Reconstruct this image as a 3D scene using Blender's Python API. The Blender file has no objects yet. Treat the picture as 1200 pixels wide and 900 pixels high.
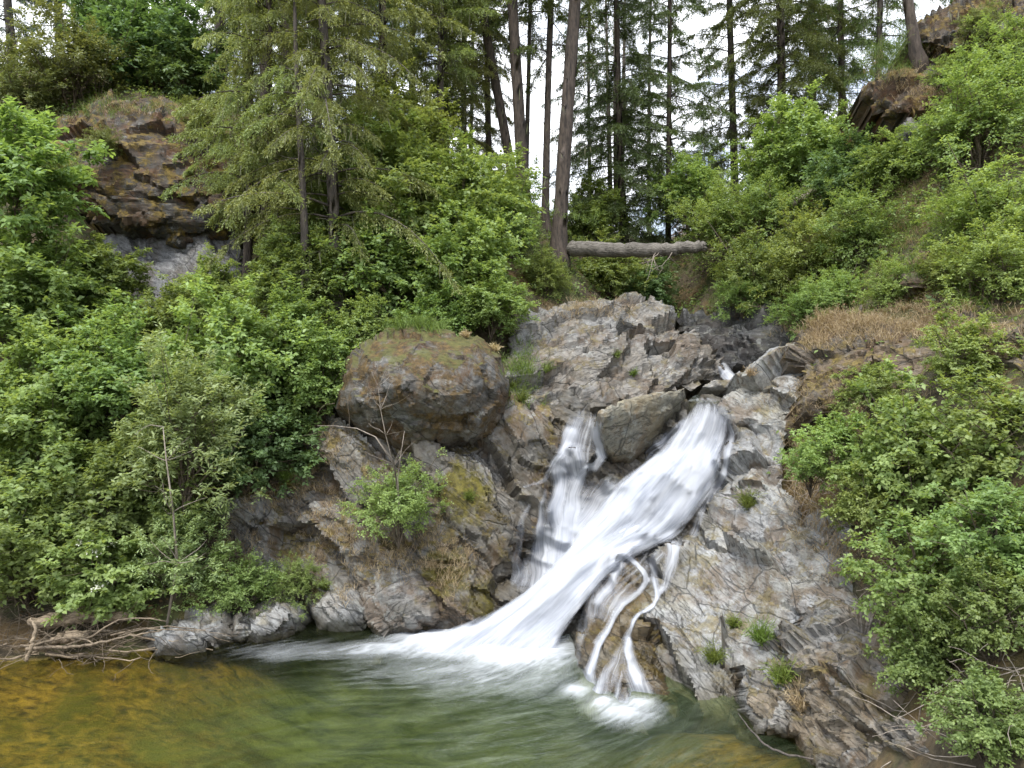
import bpy, math, random
import numpy as np
from mathutils import Vector, Matrix
from mathutils.bvhtree import BVHTree

rng = np.random.default_rng(7)
random.seed(7)
scn = bpy.context.scene
COL = scn.collection
F = 850.0            # focal length in pixels of a 1200 px wide frame
HZ = 430.0           # horizon row
CZ = 4.0             # eye height above the pool (pool level = 0)


def P(px, py, D):
    px = np.asarray(px, float); py = np.asarray(py, float); D = np.asarray(D, float)
    return np.stack(np.broadcast_arrays((px - 600) * D / F, D, CZ - (py - HZ) * D / F), -1)


# ------------------------------------------------------------------ noise
def _hash(ix, iy, iz, seed):
    h = (ix.astype(np.int64) * 374761393 + iy.astype(np.int64) * 668265263 + iz.astype(np.int64) * 1440662683 + seed * 974711) & 0xFFFFFFFF
    h = ((h ^ (h >> 13)) * 1274126177) & 0xFFFFFFFF
    h = ((h ^ (h >> 16)) * 2246822519) & 0xFFFFFFFF
    h = h ^ (h >> 15)
    return h


def hrand(ix, iy, iz, seed):
    return (_hash(ix, iy, iz, seed) & 0xFFFFFF) / float(0xFFFFFF)


def vnoise(p, seed=0):
    p = np.asarray(p, float)
    i = np.floor(p).astype(np.int64); f = p - i
    f = f * f * f * (f * (f * 6 - 15) + 10)
    out = 0
    for dx in (0, 1):
        wx = f[..., 0] if dx else 1 - f[..., 0]
        for dy in (0, 1):
            wy = f[..., 1] if dy else 1 - f[..., 1]
            for dz in (0, 1):
                wz = f[..., 2] if dz else 1 - f[..., 2]
                out = out + wx * wy * wz * hrand(i[..., 0] + dx, i[..., 1] + dy, i[..., 2] + dz, seed)
    return out * 2 - 1


def fbm(p, octv=4, seed=0, gain=.5):
    a, s, t = 1.0, 0.0, 0.0
    p = np.asarray(p, float)
    for o in range(octv):
        s = s + a * vnoise(p * (2 ** o) + o * 17.3, seed + o); t += a; a *= gain
    return s / t


def facet(p, seed=0, tilt=.9):
    """blocky fracture height: each Voronoi cell is a tilted plane of its own"""
    i0 = np.floor(p).astype(np.int64)
    best = np.full(p.shape[0], 1e9); res = np.zeros(p.shape[0])
    for dx in (-1, 0, 1):
        for dy in (-1, 0, 1):
            for dz in (-1, 0, 1):
                c = i0 + np.array([dx, dy, dz])
                r = [hrand(c[:, 0], c[:, 1], c[:, 2], seed + k) for k in range(7)]
                s = c + np.stack(r[:3], -1)
                v = p - s
                d = (v * v).sum(-1)
                hgt = (r[3] - .5) * 1.2 + tilt * ((r[4] - .5) * v[:, 0] + (r[5] - .5) * v[:, 1] + (r[6] - .5) * v[:, 2]) * 2
                m = d < best
                best[m] = d[m]; res[m] = hgt[m]
    return res


def tps(pts, vals, lam=0.0):
    """thin plate spline of 2-D points"""
    pts = np.asarray(pts, float); vals = np.asarray(vals, float)
    n = len(pts)
    if n < 4:
        A = np.c_[np.ones(n), pts] if n > 2 else np.ones((n, 1))
        c = np.linalg.lstsq(A, vals, rcond=None)[0]
        return lambda q: (np.c_[np.ones(len(q)), q] if n > 2 else np.ones((len(q), 1))) @ c
    sc = np.ptp(pts, axis=0).max(); q0 = pts.mean(0)
    a = (pts - q0) / sc

    def U(r2):
        return np.where(r2 > 1e-12, r2 * np.log(np.maximum(r2, 1e-12)), 0)
    K = U(((a[:, None] - a[None]) ** 2).sum(-1)) + lam * np.eye(n)
    M = np.zeros((n + 3, n + 3)); M[:n, :n] = K; M[:n, n] = 1; M[:n, n + 1:] = a
    M[n, :n] = 1; M[n + 1:, :n] = a.T
    w = np.linalg.solve(M, np.r_[vals, 0, 0, 0])

    def f(q):
        b = (np.asarray(q, float) - q0) / sc
        out = np.zeros(len(b))
        for k in range(0, len(b), 20000):
            bb = b[k:k + 20000]
            out[k:k + 20000] = U(((bb[:, None] - a[None]) ** 2).sum(-1)) @ w[:n] + w[n] + bb @ w[n + 1:]
        return out
    return f


# ------------------------------------------------------------------ mesh / object helpers
def make_mesh(name, verts, faces, mat=None, smooth=True, attrs=None, uv=None):
    verts = np.ascontiguousarray(verts, np.float32)
    me = bpy.data.meshes.new(name)
    if isinstance(faces, np.ndarray):
        n, k = faces.shape
        me.vertices.add(len(verts)); me.vertices.foreach_set('co', verts.ravel())
        me.loops.add(n * k); me.loops.foreach_set('vertex_index', faces.astype(np.int32).ravel())
        me.polygons.add(n)
        me.polygons.foreach_set('loop_start', np.arange(0, n * k, k, dtype=np.int32))
        me.update(calc_edges=True)
    else:
        me.from_pydata(verts.tolist(), [], faces)
        me.update()
    if smooth:
        me.polygons.foreach_set('use_smooth', np.ones(len(me.polygons), bool))
    for k, v in (attrs or {}).items():
        at = me.attributes.new(k, 'FLOAT', 'POINT'); at.data.foreach_set('value', np.ascontiguousarray(v, np.float32))
    if uv is not None:
        l = me.uv_layers.new(name='UVMap')
        idx = np.zeros(len(me.loops), np.int32); me.loops.foreach_get('vertex_index', idx)
        l.data.foreach_set('uv', np.ascontiguousarray(uv[idx], np.float32).ravel())
    if mat:
        me.materials.append(mat)
    me.update()
    return me


def obj(name, me, parent=None, loc=None):
    o = bpy.data.objects.new(name, me); COL.objects.link(o)
    if parent: o.parent = parent
    if loc is not None: o.location = loc
    return o


def tag(o, label, cat, group=None, kind=None):
    o['label'] = label; o['category'] = cat
    if group: o['group'] = group
    if kind: o['kind'] = kind
    return o


def thing(name, label, cat, loc, rz=0, sc=1, group=None):
    o = bpy.data.objects.new(name, None); COL.objects.link(o)
    o.location = loc; o.rotation_euler = (0, 0, rz)
    o.scale = (sc, sc, sc) if not hasattr(sc, '__len__') else sc
    o.empty_display_size = .2
    return tag(o, label, cat, group)


def norm(v):
    return v / np.maximum(np.linalg.norm(v, axis=-1, keepdims=True), 1e-9)


class Leaves:
    """collects many small leaf-shaped quads"""
    def __init__(s): s.v = []; s.t = []
    def add(s, c, a, n, L, W, tint, fold=.25):
        a = norm(a); b = norm(np.cross(a, n)); n2 = np.cross(b, a)
        L = np.broadcast_to(L, (len(c),))[:, None]; W = np.broadcast_to(W, (len(c),))[:, None]
        m = c + a * L * .45 + n2 * W * fold
        s.v.append(np.stack([c, m + b * W, c + a * L - n2 * L * .12, m - b * W], 1).reshape(-1, 3))
        s.t.append(np.repeat(np.broadcast_to(tint, (len(c),)), 4))
    def mesh(s, name, mat):
        v = np.concatenate(s.v); f = np.arange(len(v)).reshape(-1, 4)
        return make_mesh(name, v, f, mat, True, {'tint': np.concatenate(s.t)})


class Tubes:
    def __init__(s): s.v = []; s.f = []; s.n = 0
    def add(s, pts, rad, k=5, cap=True, rough=0):
        pts = np.asarray(pts, float); n = len(pts); rad = np.broadcast_to(np.asarray(rad, float), (n,))
        t = norm(np.gradient(pts, axis=0))
        ref = np.array([0.31, 0.17, .93]) if abs(t[:, 2]).mean() < .8 else np.array([.95, .2, .1])
        u = norm(np.cross(t, ref)); w = np.cross(t, u)
        an = np.linspace(0, 2 * np.pi, k, endpoint=False)
        ring = u[:, None] * np.cos(an)[None, :, None] + w[:, None] * np.sin(an)[None, :, None]
        rr = rad[:, None, None]
        if rough:
            rr = rr * (1 + rough * rng.standard_normal((n, k, 1)))
        v = pts[:, None] + ring * rr
        b = s.n
        i = np.arange(n - 1)[:, None] * k + np.arange(k)[None]
        j = np.arange(n - 1)[:, None] * k + (np.arange(k)[None] + 1) % k
        s.f.append(np.stack([i, j, j + k, i + k], -1).reshape(-1, 4) + b)
        s.v.append(v.reshape(-1, 3)); s.n += n * k
        if cap:
            for q, p in ((0, pts[0]), (n - 1, pts[-1])):
                s.v.append(p[None]); c = s.n; s.n += 1
                a = b + q * k + np.arange(k); a2 = b + q * k + (np.arange(k) + 1) % k
                s.f.append(np.stack([a2, a, np.full(k, c), np.full(k, c)], -1) if q == 0 else np.stack([a, a2, np.full(k, c), np.full(k, c)], -1))
        return v
    def mesh(s, name, mat, smooth=True):
        f = np.concatenate(s.f); v = np.concatenate(s.v)
        _, i1, inv = np.unique(np.round(v, 5), axis=0, return_index=True, return_inverse=True)   # weld limbs to their stem
        v = v[i1]; f = inv.ravel()[f]
        fl = [y for y in (list(dict.fromkeys(x)) for x in f.tolist()) if len(y) > 2]
        return make_mesh(name, v, fl, mat, smooth)


def wiggle(p0, d, L, n=6, amp=.12, droop=0., r=None):
    r = r or rng
    d = norm(np.asarray(d, float)); p = [np.asarray(p0, float)]
    for i in range(n):
        d = norm(d + r.standard_normal(3) * amp + np.array([0, 0, -droop]))
        p.append(p[-1] + d * L / n)
    return np.array(p)


# ------------------------------------------------------------------ node helpers
class NT:
    def __init__(s, name):
        s.m = bpy.data.materials.new(name); s.m.use_nodes = True
        s.t = s.m.node_tree; s.t.nodes.clear()
        s.out = s.n('OutputMaterial')
    def n(s, ty, **kw):
        nd = s.t.nodes.new('ShaderNode' + ty)
        for k, v in kw.items():
            if k.startswith('i_'):
                nd.inputs[k[2:].replace('_', ' ')].default_value = v
            else:
                setattr(nd, k, v)
        return nd
    def l(s, a, b): s.t.links.new(a, b)
    def math(s, op, a, b=None, clamp=False):
        nd = s.n('Math', operation=op, use_clamp=clamp)
        for i, x in enumerate((a, b)):
            if x is None: continue
            if isinstance(x, (int, float)): nd.inputs[i].default_value = x
            else: s.l(x, nd.inputs[i])
        return nd.outputs[0]
    def mix(s, fac, a, b, mode='MIX'):
        nd = s.n('Mix', data_type='RGBA', blend_type=mode)
        for i, x in ((0, fac), (6, a), (7, b)):
            if isinstance(x, (int, float)): nd.inputs[i].default_value = x
            elif isinstance(x, tuple): nd.inputs[i].default_value = (*x, 1)
            else: s.l(x, nd.inputs[i])
        return nd.outputs[2]
    def ramp(s, x, stops):
        nd = s.n('ValToRGB'); e = nd.color_ramp.elements
        while len(e) < len(stops): e.new(.5)
        for k, (p, c) in enumerate(stops):
            e[k].position = p; e[k].color = (*c, 1) if isinstance(c, tuple) else (c, c, c, 1)
        s.l(x, nd.inputs[0]); return nd.outputs[0]
    def noise(s, vec, scale, detail=4, rough=.55, dist=0.):
        nd = s.n('TexNoise'); nd.inputs['Scale'].default_value = scale; nd.inputs['Detail'].default_value = detail
        nd.inputs['Roughness'].default_value = rough; nd.inputs['Distortion'].default_value = dist
        if vec is not None: s.l(vec, nd.inputs['Vector'])
        return nd.outputs[0]
    def mapping(s, vec, rot=(0, 0, 0), sc=(1, 1, 1), loc=(0, 0, 0)):
        nd = s.n('Mapping'); s.l(vec, nd.inputs[0])
        nd.inputs['Rotation'].default_value = rot; nd.inputs['Scale'].default_value = sc; nd.inputs['Location'].default_value = loc
        return nd.outputs[0]
    def bump(s, h, strength, dist, nrm=None):
        nd = s.n('Bump'); nd.inputs['Strength'].default_value = strength; nd.inputs['Distance'].default_value = dist
        s.l(h, nd.inputs['Height'])
        if nrm is not None: s.l(nrm, nd.inputs['Normal'])
        return nd.outputs[0]
    def done(s, sh): s.l(sh, s.out.inputs[0]); return s.m


def frame(n):
    """rotation that lays the rock's bedding normal on Z"""
    return Vector(n).normalized().rotation_difference(Vector((0, 0, 1))).to_matrix()


def rock_mat(name, grey=(.27, .27, .26), tan=(.30, .22, .13), brown=(.10, .055, .025), tan_amt=.5, brown_amt=.5, moss=.3,
             mossc=(.075, .07, .012), bed=(.6, .4, .6), dark=.35, wet=0., lichen=.6, top=0., blobs=()):
    t = NT(name)
    ge = t.n('NewGeometry'); pos = ge.outputs['Position']
    sp = t.n('SeparateXYZ'); t.l(ge.outputs['Normal'], sp.inputs[0])
    spp = t.n('SeparateXYZ'); t.l(pos, spp.inputs[0])
    warp = t.noise(pos, 1.3, 3)
    wv = t.n('VectorMath', operation='ADD'); t.l(pos, wv.inputs[0])
    wn = t.n('TexNoise'); wn.inputs['Scale'].default_value = 1.7; wn.inputs['Detail'].default_value = 3; t.l(pos, wn.inputs['Vector'])
    ws = t.n('VectorMath', operation='SCALE'); t.l(wn.outputs['Color'], ws.inputs[0]); ws.inputs['Scale'].default_value = .22
    t.l(ws.outputs[0], wv.inputs[1])
    rotv = t.mapping(wv.outputs[0], tuple(frame(bed).to_euler()))
    st = t.mapping(rotv, (0, 0, 0), (1.0, 1.0, 8))
    streak = t.noise(st, 1.8, 7, .62)
    lines = t.noise(t.mapping(rotv, (0, 0, 0), (1.3, 1.3, 14), (3, 1, 5)), 1.6, 4, .55)
    fine = t.noise(pos, 13, 8, .72)
    grain = t.noise(pos, 60, 5, .7)
    patch = t.noise(pos, 1.0, 6, .62, .6)
    patch2 = t.noise(t.mapping(pos, (0, 0, 0), (1, 1, 1), (7, 3, 1)), 1.7, 7, .68, .4)
    crackm = t.ramp(t.math('ABSOLUTE', t.math('SUBTRACT', lines, .5)), [(0., 0.), (.02, 1.)])
    crackm = t.math('MAXIMUM', crackm, t.ramp(t.noise(pos, 1.6, 4), [(.48, 0.), (.62, 1.)]))
    vo = t.n('TexVoronoi', feature='DISTANCE_TO_EDGE'); vo.inputs['Scale'].default_value = 1.5
    t.l(t.mapping(rotv, (0, 0, 0), (.8, .8, 1.7)), vo.inputs['Vector'])
    joint = t.math('MAXIMUM', t.ramp(vo.outputs['Distance'], [(0, 0.), (.022, 1.)]), t.ramp(t.noise(pos, 1.1, 3), [(.50, 0.), (.62, 1.)]))
    crackm = t.math('MULTIPLY', crackm, joint)
    base = t.mix(t.ramp(fine, [(.35, 0.), (.68, 1.)]), tuple(c * .6 for c in grey), tuple(min(1, c * 1.3) for c in grey))
    base = t.mix(t.math('MULTIPLY', t.ramp(patch, [(.42, 0.), (.60, 1.)]), tan_amt), base, t.mix(fine, tuple(c * .6 for c in tan), tuple(c * 1.35 for c in tan)))
    base = t.mix(t.math('MULTIPLY', t.ramp(streak, [(.52, 0.), (.64, 1.)]), .5), base, tuple(c * dark for c in grey))
    base = t.mix(t.math('MULTIPLY', t.ramp(patch2, [(.49, 0.), (.60, 1.)]), brown_amt), base,
                 t.mix(grain, tuple(c * .4 for c in brown), tuple(c * 1.9 for c in brown)))
    # pale lichen crust
    li1 = t.ramp(t.noise(pos, 7, 6, .72), [(.53, 0.), (.62, 1.)])
    li2 = t.ramp(t.noise(t.mapping(pos, loc=(2, 8, 5)), 1.3, 4), [(.45, .15), (.62, 1.)])
    base = t.mix(t.math('MULTIPLY', t.math('MULTIPLY', li1, li2), lichen), base, (.46, .47, .44))
    base = t.mix(t.math('MULTIPLY', t.math('SUBTRACT', 1., crackm), .85), base, tuple(c * .14 for c in grey))
    up = t.ramp(sp.outputs['Z'], [(.2, 0.), (.9, 1.)])
    mo = t.math('ADD', t.noise(pos, 2.4, 8, .72), t.math('MULTIPLY', up, .10))
    mossf = t.math('MULTIPLY', t.ramp(mo, [(.62 - .18 * moss, 0.), (.68 - .12 * moss, 1.)]), min(1, moss * 2.2))
    base = t.mix(mossf, base, t.mix(t.ramp(fine, [(.35, 0.), (.65, 1.)]), tuple(c * .3 for c in mossc), tuple(c * 1.9 for c in mossc)))
    if top:      # green moss cushion on the upper shoulder
        tm = t.math('ADD', t.noise(pos, 3.1, 6, .7), t.math('MULTIPLY', t.ramp(sp.outputs['Z'], [(.35, 0.), (.95, 1.)]), .32))
        base = t.mix(t.math('MULTIPLY', t.ramp(tm, [(.66, 0.), (.76, 1.)]), top), base, t.mix(fine, (.035, .04, .008), (.16, .16, .03)))
    for c, r in blobs:      # yellow-green moss cushions
        dv = t.n('VectorMath', operation='DISTANCE'); t.l(pos, dv.inputs[0]); dv.inputs[1].default_value = c
        sw = t.math('ADD', t.math('DIVIDE', dv.outputs['Value'], r), t.math('MULTIPLY', t.math('SUBTRACT', t.noise(pos, 4.5, 7, .72), .5), 2.6))
        base = t.mix(t.ramp(sw, [(.6, .9), (1., 0.)]), base, t.mix(t.ramp(fine, [(.35, 0.), (.65, 1.)]), (.05, .04, .006), (.26, .22, .02)))
    # damp band just above the pool
    damp = t.ramp(t.math('ADD', spp.outputs['Z'], t.math('MULTIPLY', warp, .35)), [(.24, 1.), (.42, 0.)])
    wetf = t.math('MAXIMUM', damp, wet)
    for c, r in (((.0, 10.9, .7), 1.6), ((2.6, 11.9, 1.9), 1.), ((3.3, 12.6, 2.8), .8), ((2.0, 10.9, .9), .8), ((.3, 12.0, 2.2), .8), ((1.9, 9.3, .1), .6)):      # spray zone beside the falls
        dv = t.n('VectorMath', operation='DISTANCE'); t.l(pos, dv.inputs[0]); dv.inputs[1].default_value = c
        sw = t.math('ADD', t.math('DIVIDE', dv.outputs['Value'], r), t.math('MULTIPLY', t.math('SUBTRACT', patch2, .5), 1.4))
        wetf = t.math('MAXIMUM', wetf, t.ramp(sw, [(.6, .9), (1., 0.)]))
    base = t.mix(t.math('MULTIPLY', wetf, .75), base, t.mix(1., base, (.36, .33, .27), 'MULTIPLY'))
    base = t.mix(1., base, (.74, .75, .76), 'MULTIPLY')
    pr = t.n('BsdfPrincipled'); t.l(base, pr.inputs['Base Color'])
    t.l(t.math('SUBTRACT', .8, t.math('MULTIPLY', wetf, .5)), pr.inputs['Roughness'])
    h = t.math('ADD', t.math('MULTIPLY', streak, .9), t.math('MULTIPLY', fine, .55))
    h = t.math('ADD', h, t.math('MULTIPLY', crackm, .4))
    h = t.math('ADD', h, t.math('MULTIPLY', mossf, .25))
    b1 = t.bump(h, .8, .035); b2 = t.bump(grain, .6, .012, b1)
    t.l(b2, pr.inputs['Normal'])
    return t.done(pr.outputs[0])


def leaf_mat(name, dark, light, transl=.35, hue=.02, rough=.5):
    t = NT(name)
    at = t.n('Attribute', attribute_name='tint'); oi = t.n('ObjectInfo')
    c = t.mix(at.outputs['Fac'], dark, light)
    hs = t.n('HueSaturation'); t.l(c, hs.inputs['Color'])
    t.l(t.math('ADD', t.math('MULTIPLY', oi.outputs['Random'], hue * 2), .5 - hue), hs.inputs['Hue'])
    t.l(t.math('ADD', t.math('MULTIPLY', oi.outputs['Random'], .3), .85), hs.inputs['Value'])
    pr = t.n('BsdfPrincipled'); pr.inputs['Roughness'].default_value = rough
    pr.inputs['Specular IOR Level'].default_value = .45
    t.l(hs.outputs[0], pr.inputs['Base Color'])
    tr = t.n('BsdfTranslucent'); t.l(t.mix(1., hs.outputs[0], (1.25, 1.15, .6), 'MULTIPLY'), tr.inputs[0])
    mx = t.n('MixShader'); mx.inputs[0].default_value = transl
    t.l(pr.outputs[0], mx.inputs[1]); t.l(tr.outputs[0], mx.inputs[2])
    return t.done(mx.outputs[0])


def bark_mat(name, c1, c2, sc=(6, 6, 1.2), rough=.85, bump=.04):
    t = NT(name)
    ge = t.n('TexCoord'); p = t.mapping(ge.outputs['Object'], (0, 0, 0), sc)
    n1 = t.noise(p, 3., 6, .65, .3); n2 = t.noise(ge.outputs['Object'], 3., 4)
    c = t.mix(t.ramp(n1, [(.35, 0.), (.65, 1.)]), c1, c2)
    c = t.mix(t.math('MULTIPLY', t.ramp(n2, [(.5, 0.), (.7, 1.)]), .5), c, tuple(x * 1.3 for x in c2))
    pr = t.n('BsdfPrincipled'); pr.inputs['Roughness'].default_value = rough
    t.l(c, pr.inputs['Base Color']); t.l(t.bump(n1, 1., bump), pr.inputs['Normal'])
    return t.done(pr.outputs[0])


def plain_mat(name, c, rough=.8):
    t = NT(name); pr = t.n('BsdfPrincipled')
    tc = t.n('NewGeometry')
    n1 = t.noise(tc.outputs['Position'], 20, 4)
    t.l(t.mix(n1, tuple(x * .6 for x in c), tuple(x * 1.4 for x in c)), pr.inputs['Base Color'])
    pr.inputs['Roughness'].default_value = rough
    return t.done(pr.outputs[0])


# ------------------------------------------------------------------ materials
BL, BU, BR, BD = (.62, .35, .62), (-.42, .35, .82), (.80, .3, .5), (.5, .2, .85)   # bedding normals
M = {}
M['boulder'] = rock_mat('mossy_boulder_stone', (.165, .16, .15), (.17, .12, .065), (.095, .05, .018), .6, 1., .78, (.09, .055, .015), (.3, .3, .8), lichen=.45, top=.8)
M['slope'] = rock_mat('tan_bedrock', (.28, .27, .255), (.27, .21, .13), (.13, .078, .032), .5, .75, .34, (.15, .11, .014), BL, blobs=[(tuple(P(x_, y_, d_)), r_) for x_, y_, d_, r_ in ((545, 575, 11.45, .55), (520, 665, 10.9, .5), (580, 690, 10.8, .5), (330, 560, 12.2, .35))])
M['upper'] = rock_mat('brown_grey_bedrock', (.29, .28, .265), (.28, .22, .145), (.13, .078, .036), .5, .6, .26, (.12, .09, .015), BU)
M['lower'] = rock_mat('brown_grey_layered_stone', (.26, .25, .235), (.27, .20, .115), (.12, .07, .028), .7, .8, .3, (.12, .09, .02), BR, lichen=.45)
M['wedge'] = rock_mat('olive_tan_boulder_stone', (.30, .29, .24), (.30, .23, .12), (.19, .10, .03), .6, .4, .12, (.12, .09, .015), BU, lichen=.7)
M['right'] = rock_mat('pale_grey_bedrock', (.40, .40, .395), (.32, .28, .185), (.13, .08, .034), .5, .65, .26, (.14, .105, .02), BR, lichen=.85)
M['pale'] = rock_mat('pale_waterline_stone', (.33, .33, .325), (.28, .23, .165), (.12, .08, .04), .4, .5, .2, (.12, .09, .02), BL, lichen=.7)
M['wetrock'] = rock_mat('wet_stream_stone', (.19, .185, .17), (.2, .15, .08), (.09, .055, .02), .5, .5, .2, (.10, .075, .01), BD, wet=.7, lichen=.2)
M['dome'] = rock_mat('wet_striped_stone', (.19, .165, .12), (.21, .14, .055), (.09, .05, .015), .8, .6, .35, (.12, .085, .010), BD, wet=.45, lichen=.35)
M['darkrock'] = rock_mat('dark_creek_stone', (.095, .095, .098), (.11, .095, .08), (.055, .036, .022), .4, .4, .12, (.06, .06, .012), (.4, .2, .85), wet=.2, lichen=.5)
M['cliff'] = rock_mat('mossy_brown_cliff', (.075, .07, .062), (.10, .052, .019), (.10, .044, .013), .8, .9, .64, (.135, .09, .012), (.1, .3, 1), lichen=.35)
M['greycliff'] = rock_mat('grey_cliff_stone', (.27, .27, .28), (.2, .175, .14), (.08, .05, .025), .4, .45, .12, (.10, .075, .015), (.5, .3, .8))
M['ledge'] = rock_mat('brown_earth_ledge', (.18, .155, .125), (.19, .125, .065), (.11, .062, .026), .7, .7, .4, (.15, .11, .022), (.1, .2, 1), lichen=.35)
M['bark'] = bark_mat('fir_bark', (.02, .015, .012), (.095, .072, .056))
M['barkgrey'] = bark_mat('grey_bark', (.035, .029, .026), (.125, .105, .09))
M['twig'] = bark_mat('shrub_stem_bark', (.05, .038, .026), (.16, .125, .09))
M['deadwood'] = bark_mat('bleached_dead_wood', (.13, .105, .08), (.36, .31, .26))
M['greywood'] = bark_mat('weathered_log_wood', (.045, .039, .032), (.19, .172, .148), (1.2, 10, 10))
M['driftwood'] = bark_mat('brown_driftwood', (.075, .056, .038), (.23, .18, .125))
M['palewood'] = bark_mat('pale_driftwood', (.12, .09, .06), (.33, .26, .18), (2, 6, 6))
M['leaf_mid'] = leaf_mat('mid_green_leaf', (.085, .145, .04), (.27, .37, .125), .48, .016)
M['leaf_bright'] = leaf_mat('bright_green_leaf', (.11, .18, .045), (.32, .425, .15), .48, .016)
M['leaf_yellow'] = leaf_mat('yellow_green_leaf', (.115, .175, .042), (.33, .425, .14), .48, .016)
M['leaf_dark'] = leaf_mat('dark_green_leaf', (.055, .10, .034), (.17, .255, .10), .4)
M['leaf_grey'] = leaf_mat('grey_green_leaf', (.13, .185, .07), (.37, .46, .21), .45, .01)
M['leaf_olive'] = leaf_mat('olive_leaf', (.085, .115, .036), (.23, .275, .105), .4)
M['needle_olive'] = leaf_mat('olive_needles', (.09, .12, .034), (.33, .385, .145), .38)
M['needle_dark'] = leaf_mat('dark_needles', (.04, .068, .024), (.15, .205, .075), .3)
M['needle_mid'] = leaf_mat('green_needles', (.055, .085, .024), (.20, .26, .08), .3)
M['needle_blue'] = leaf_mat('blue_green_needles', (.06, .09, .06), (.14, .19, .13), .25)
M['needle_rust'] = leaf_mat('rusty_needles', (.14, .09, .05), (.28, .19, .11), .25)
M['lichen'] = leaf_mat('hanging_lichen', (.12, .125, .07), (.26, .26, .16), .3)
M['blossom'] = plain_mat('white_blossom', (.62, .62, .52))
M['grass'] = leaf_mat('green_grass_blade', (.05, .09, .016), (.20, .27, .05), .3)
M['drygrass'] = leaf_mat('dry_grass_blade', (.22, .16, .085), (.54, .44, .28), .3, .01)
M['litter'] = leaf_mat('rust_litter', (.085, .052, .022), (.23, .15, .07), .2, .01)


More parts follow.
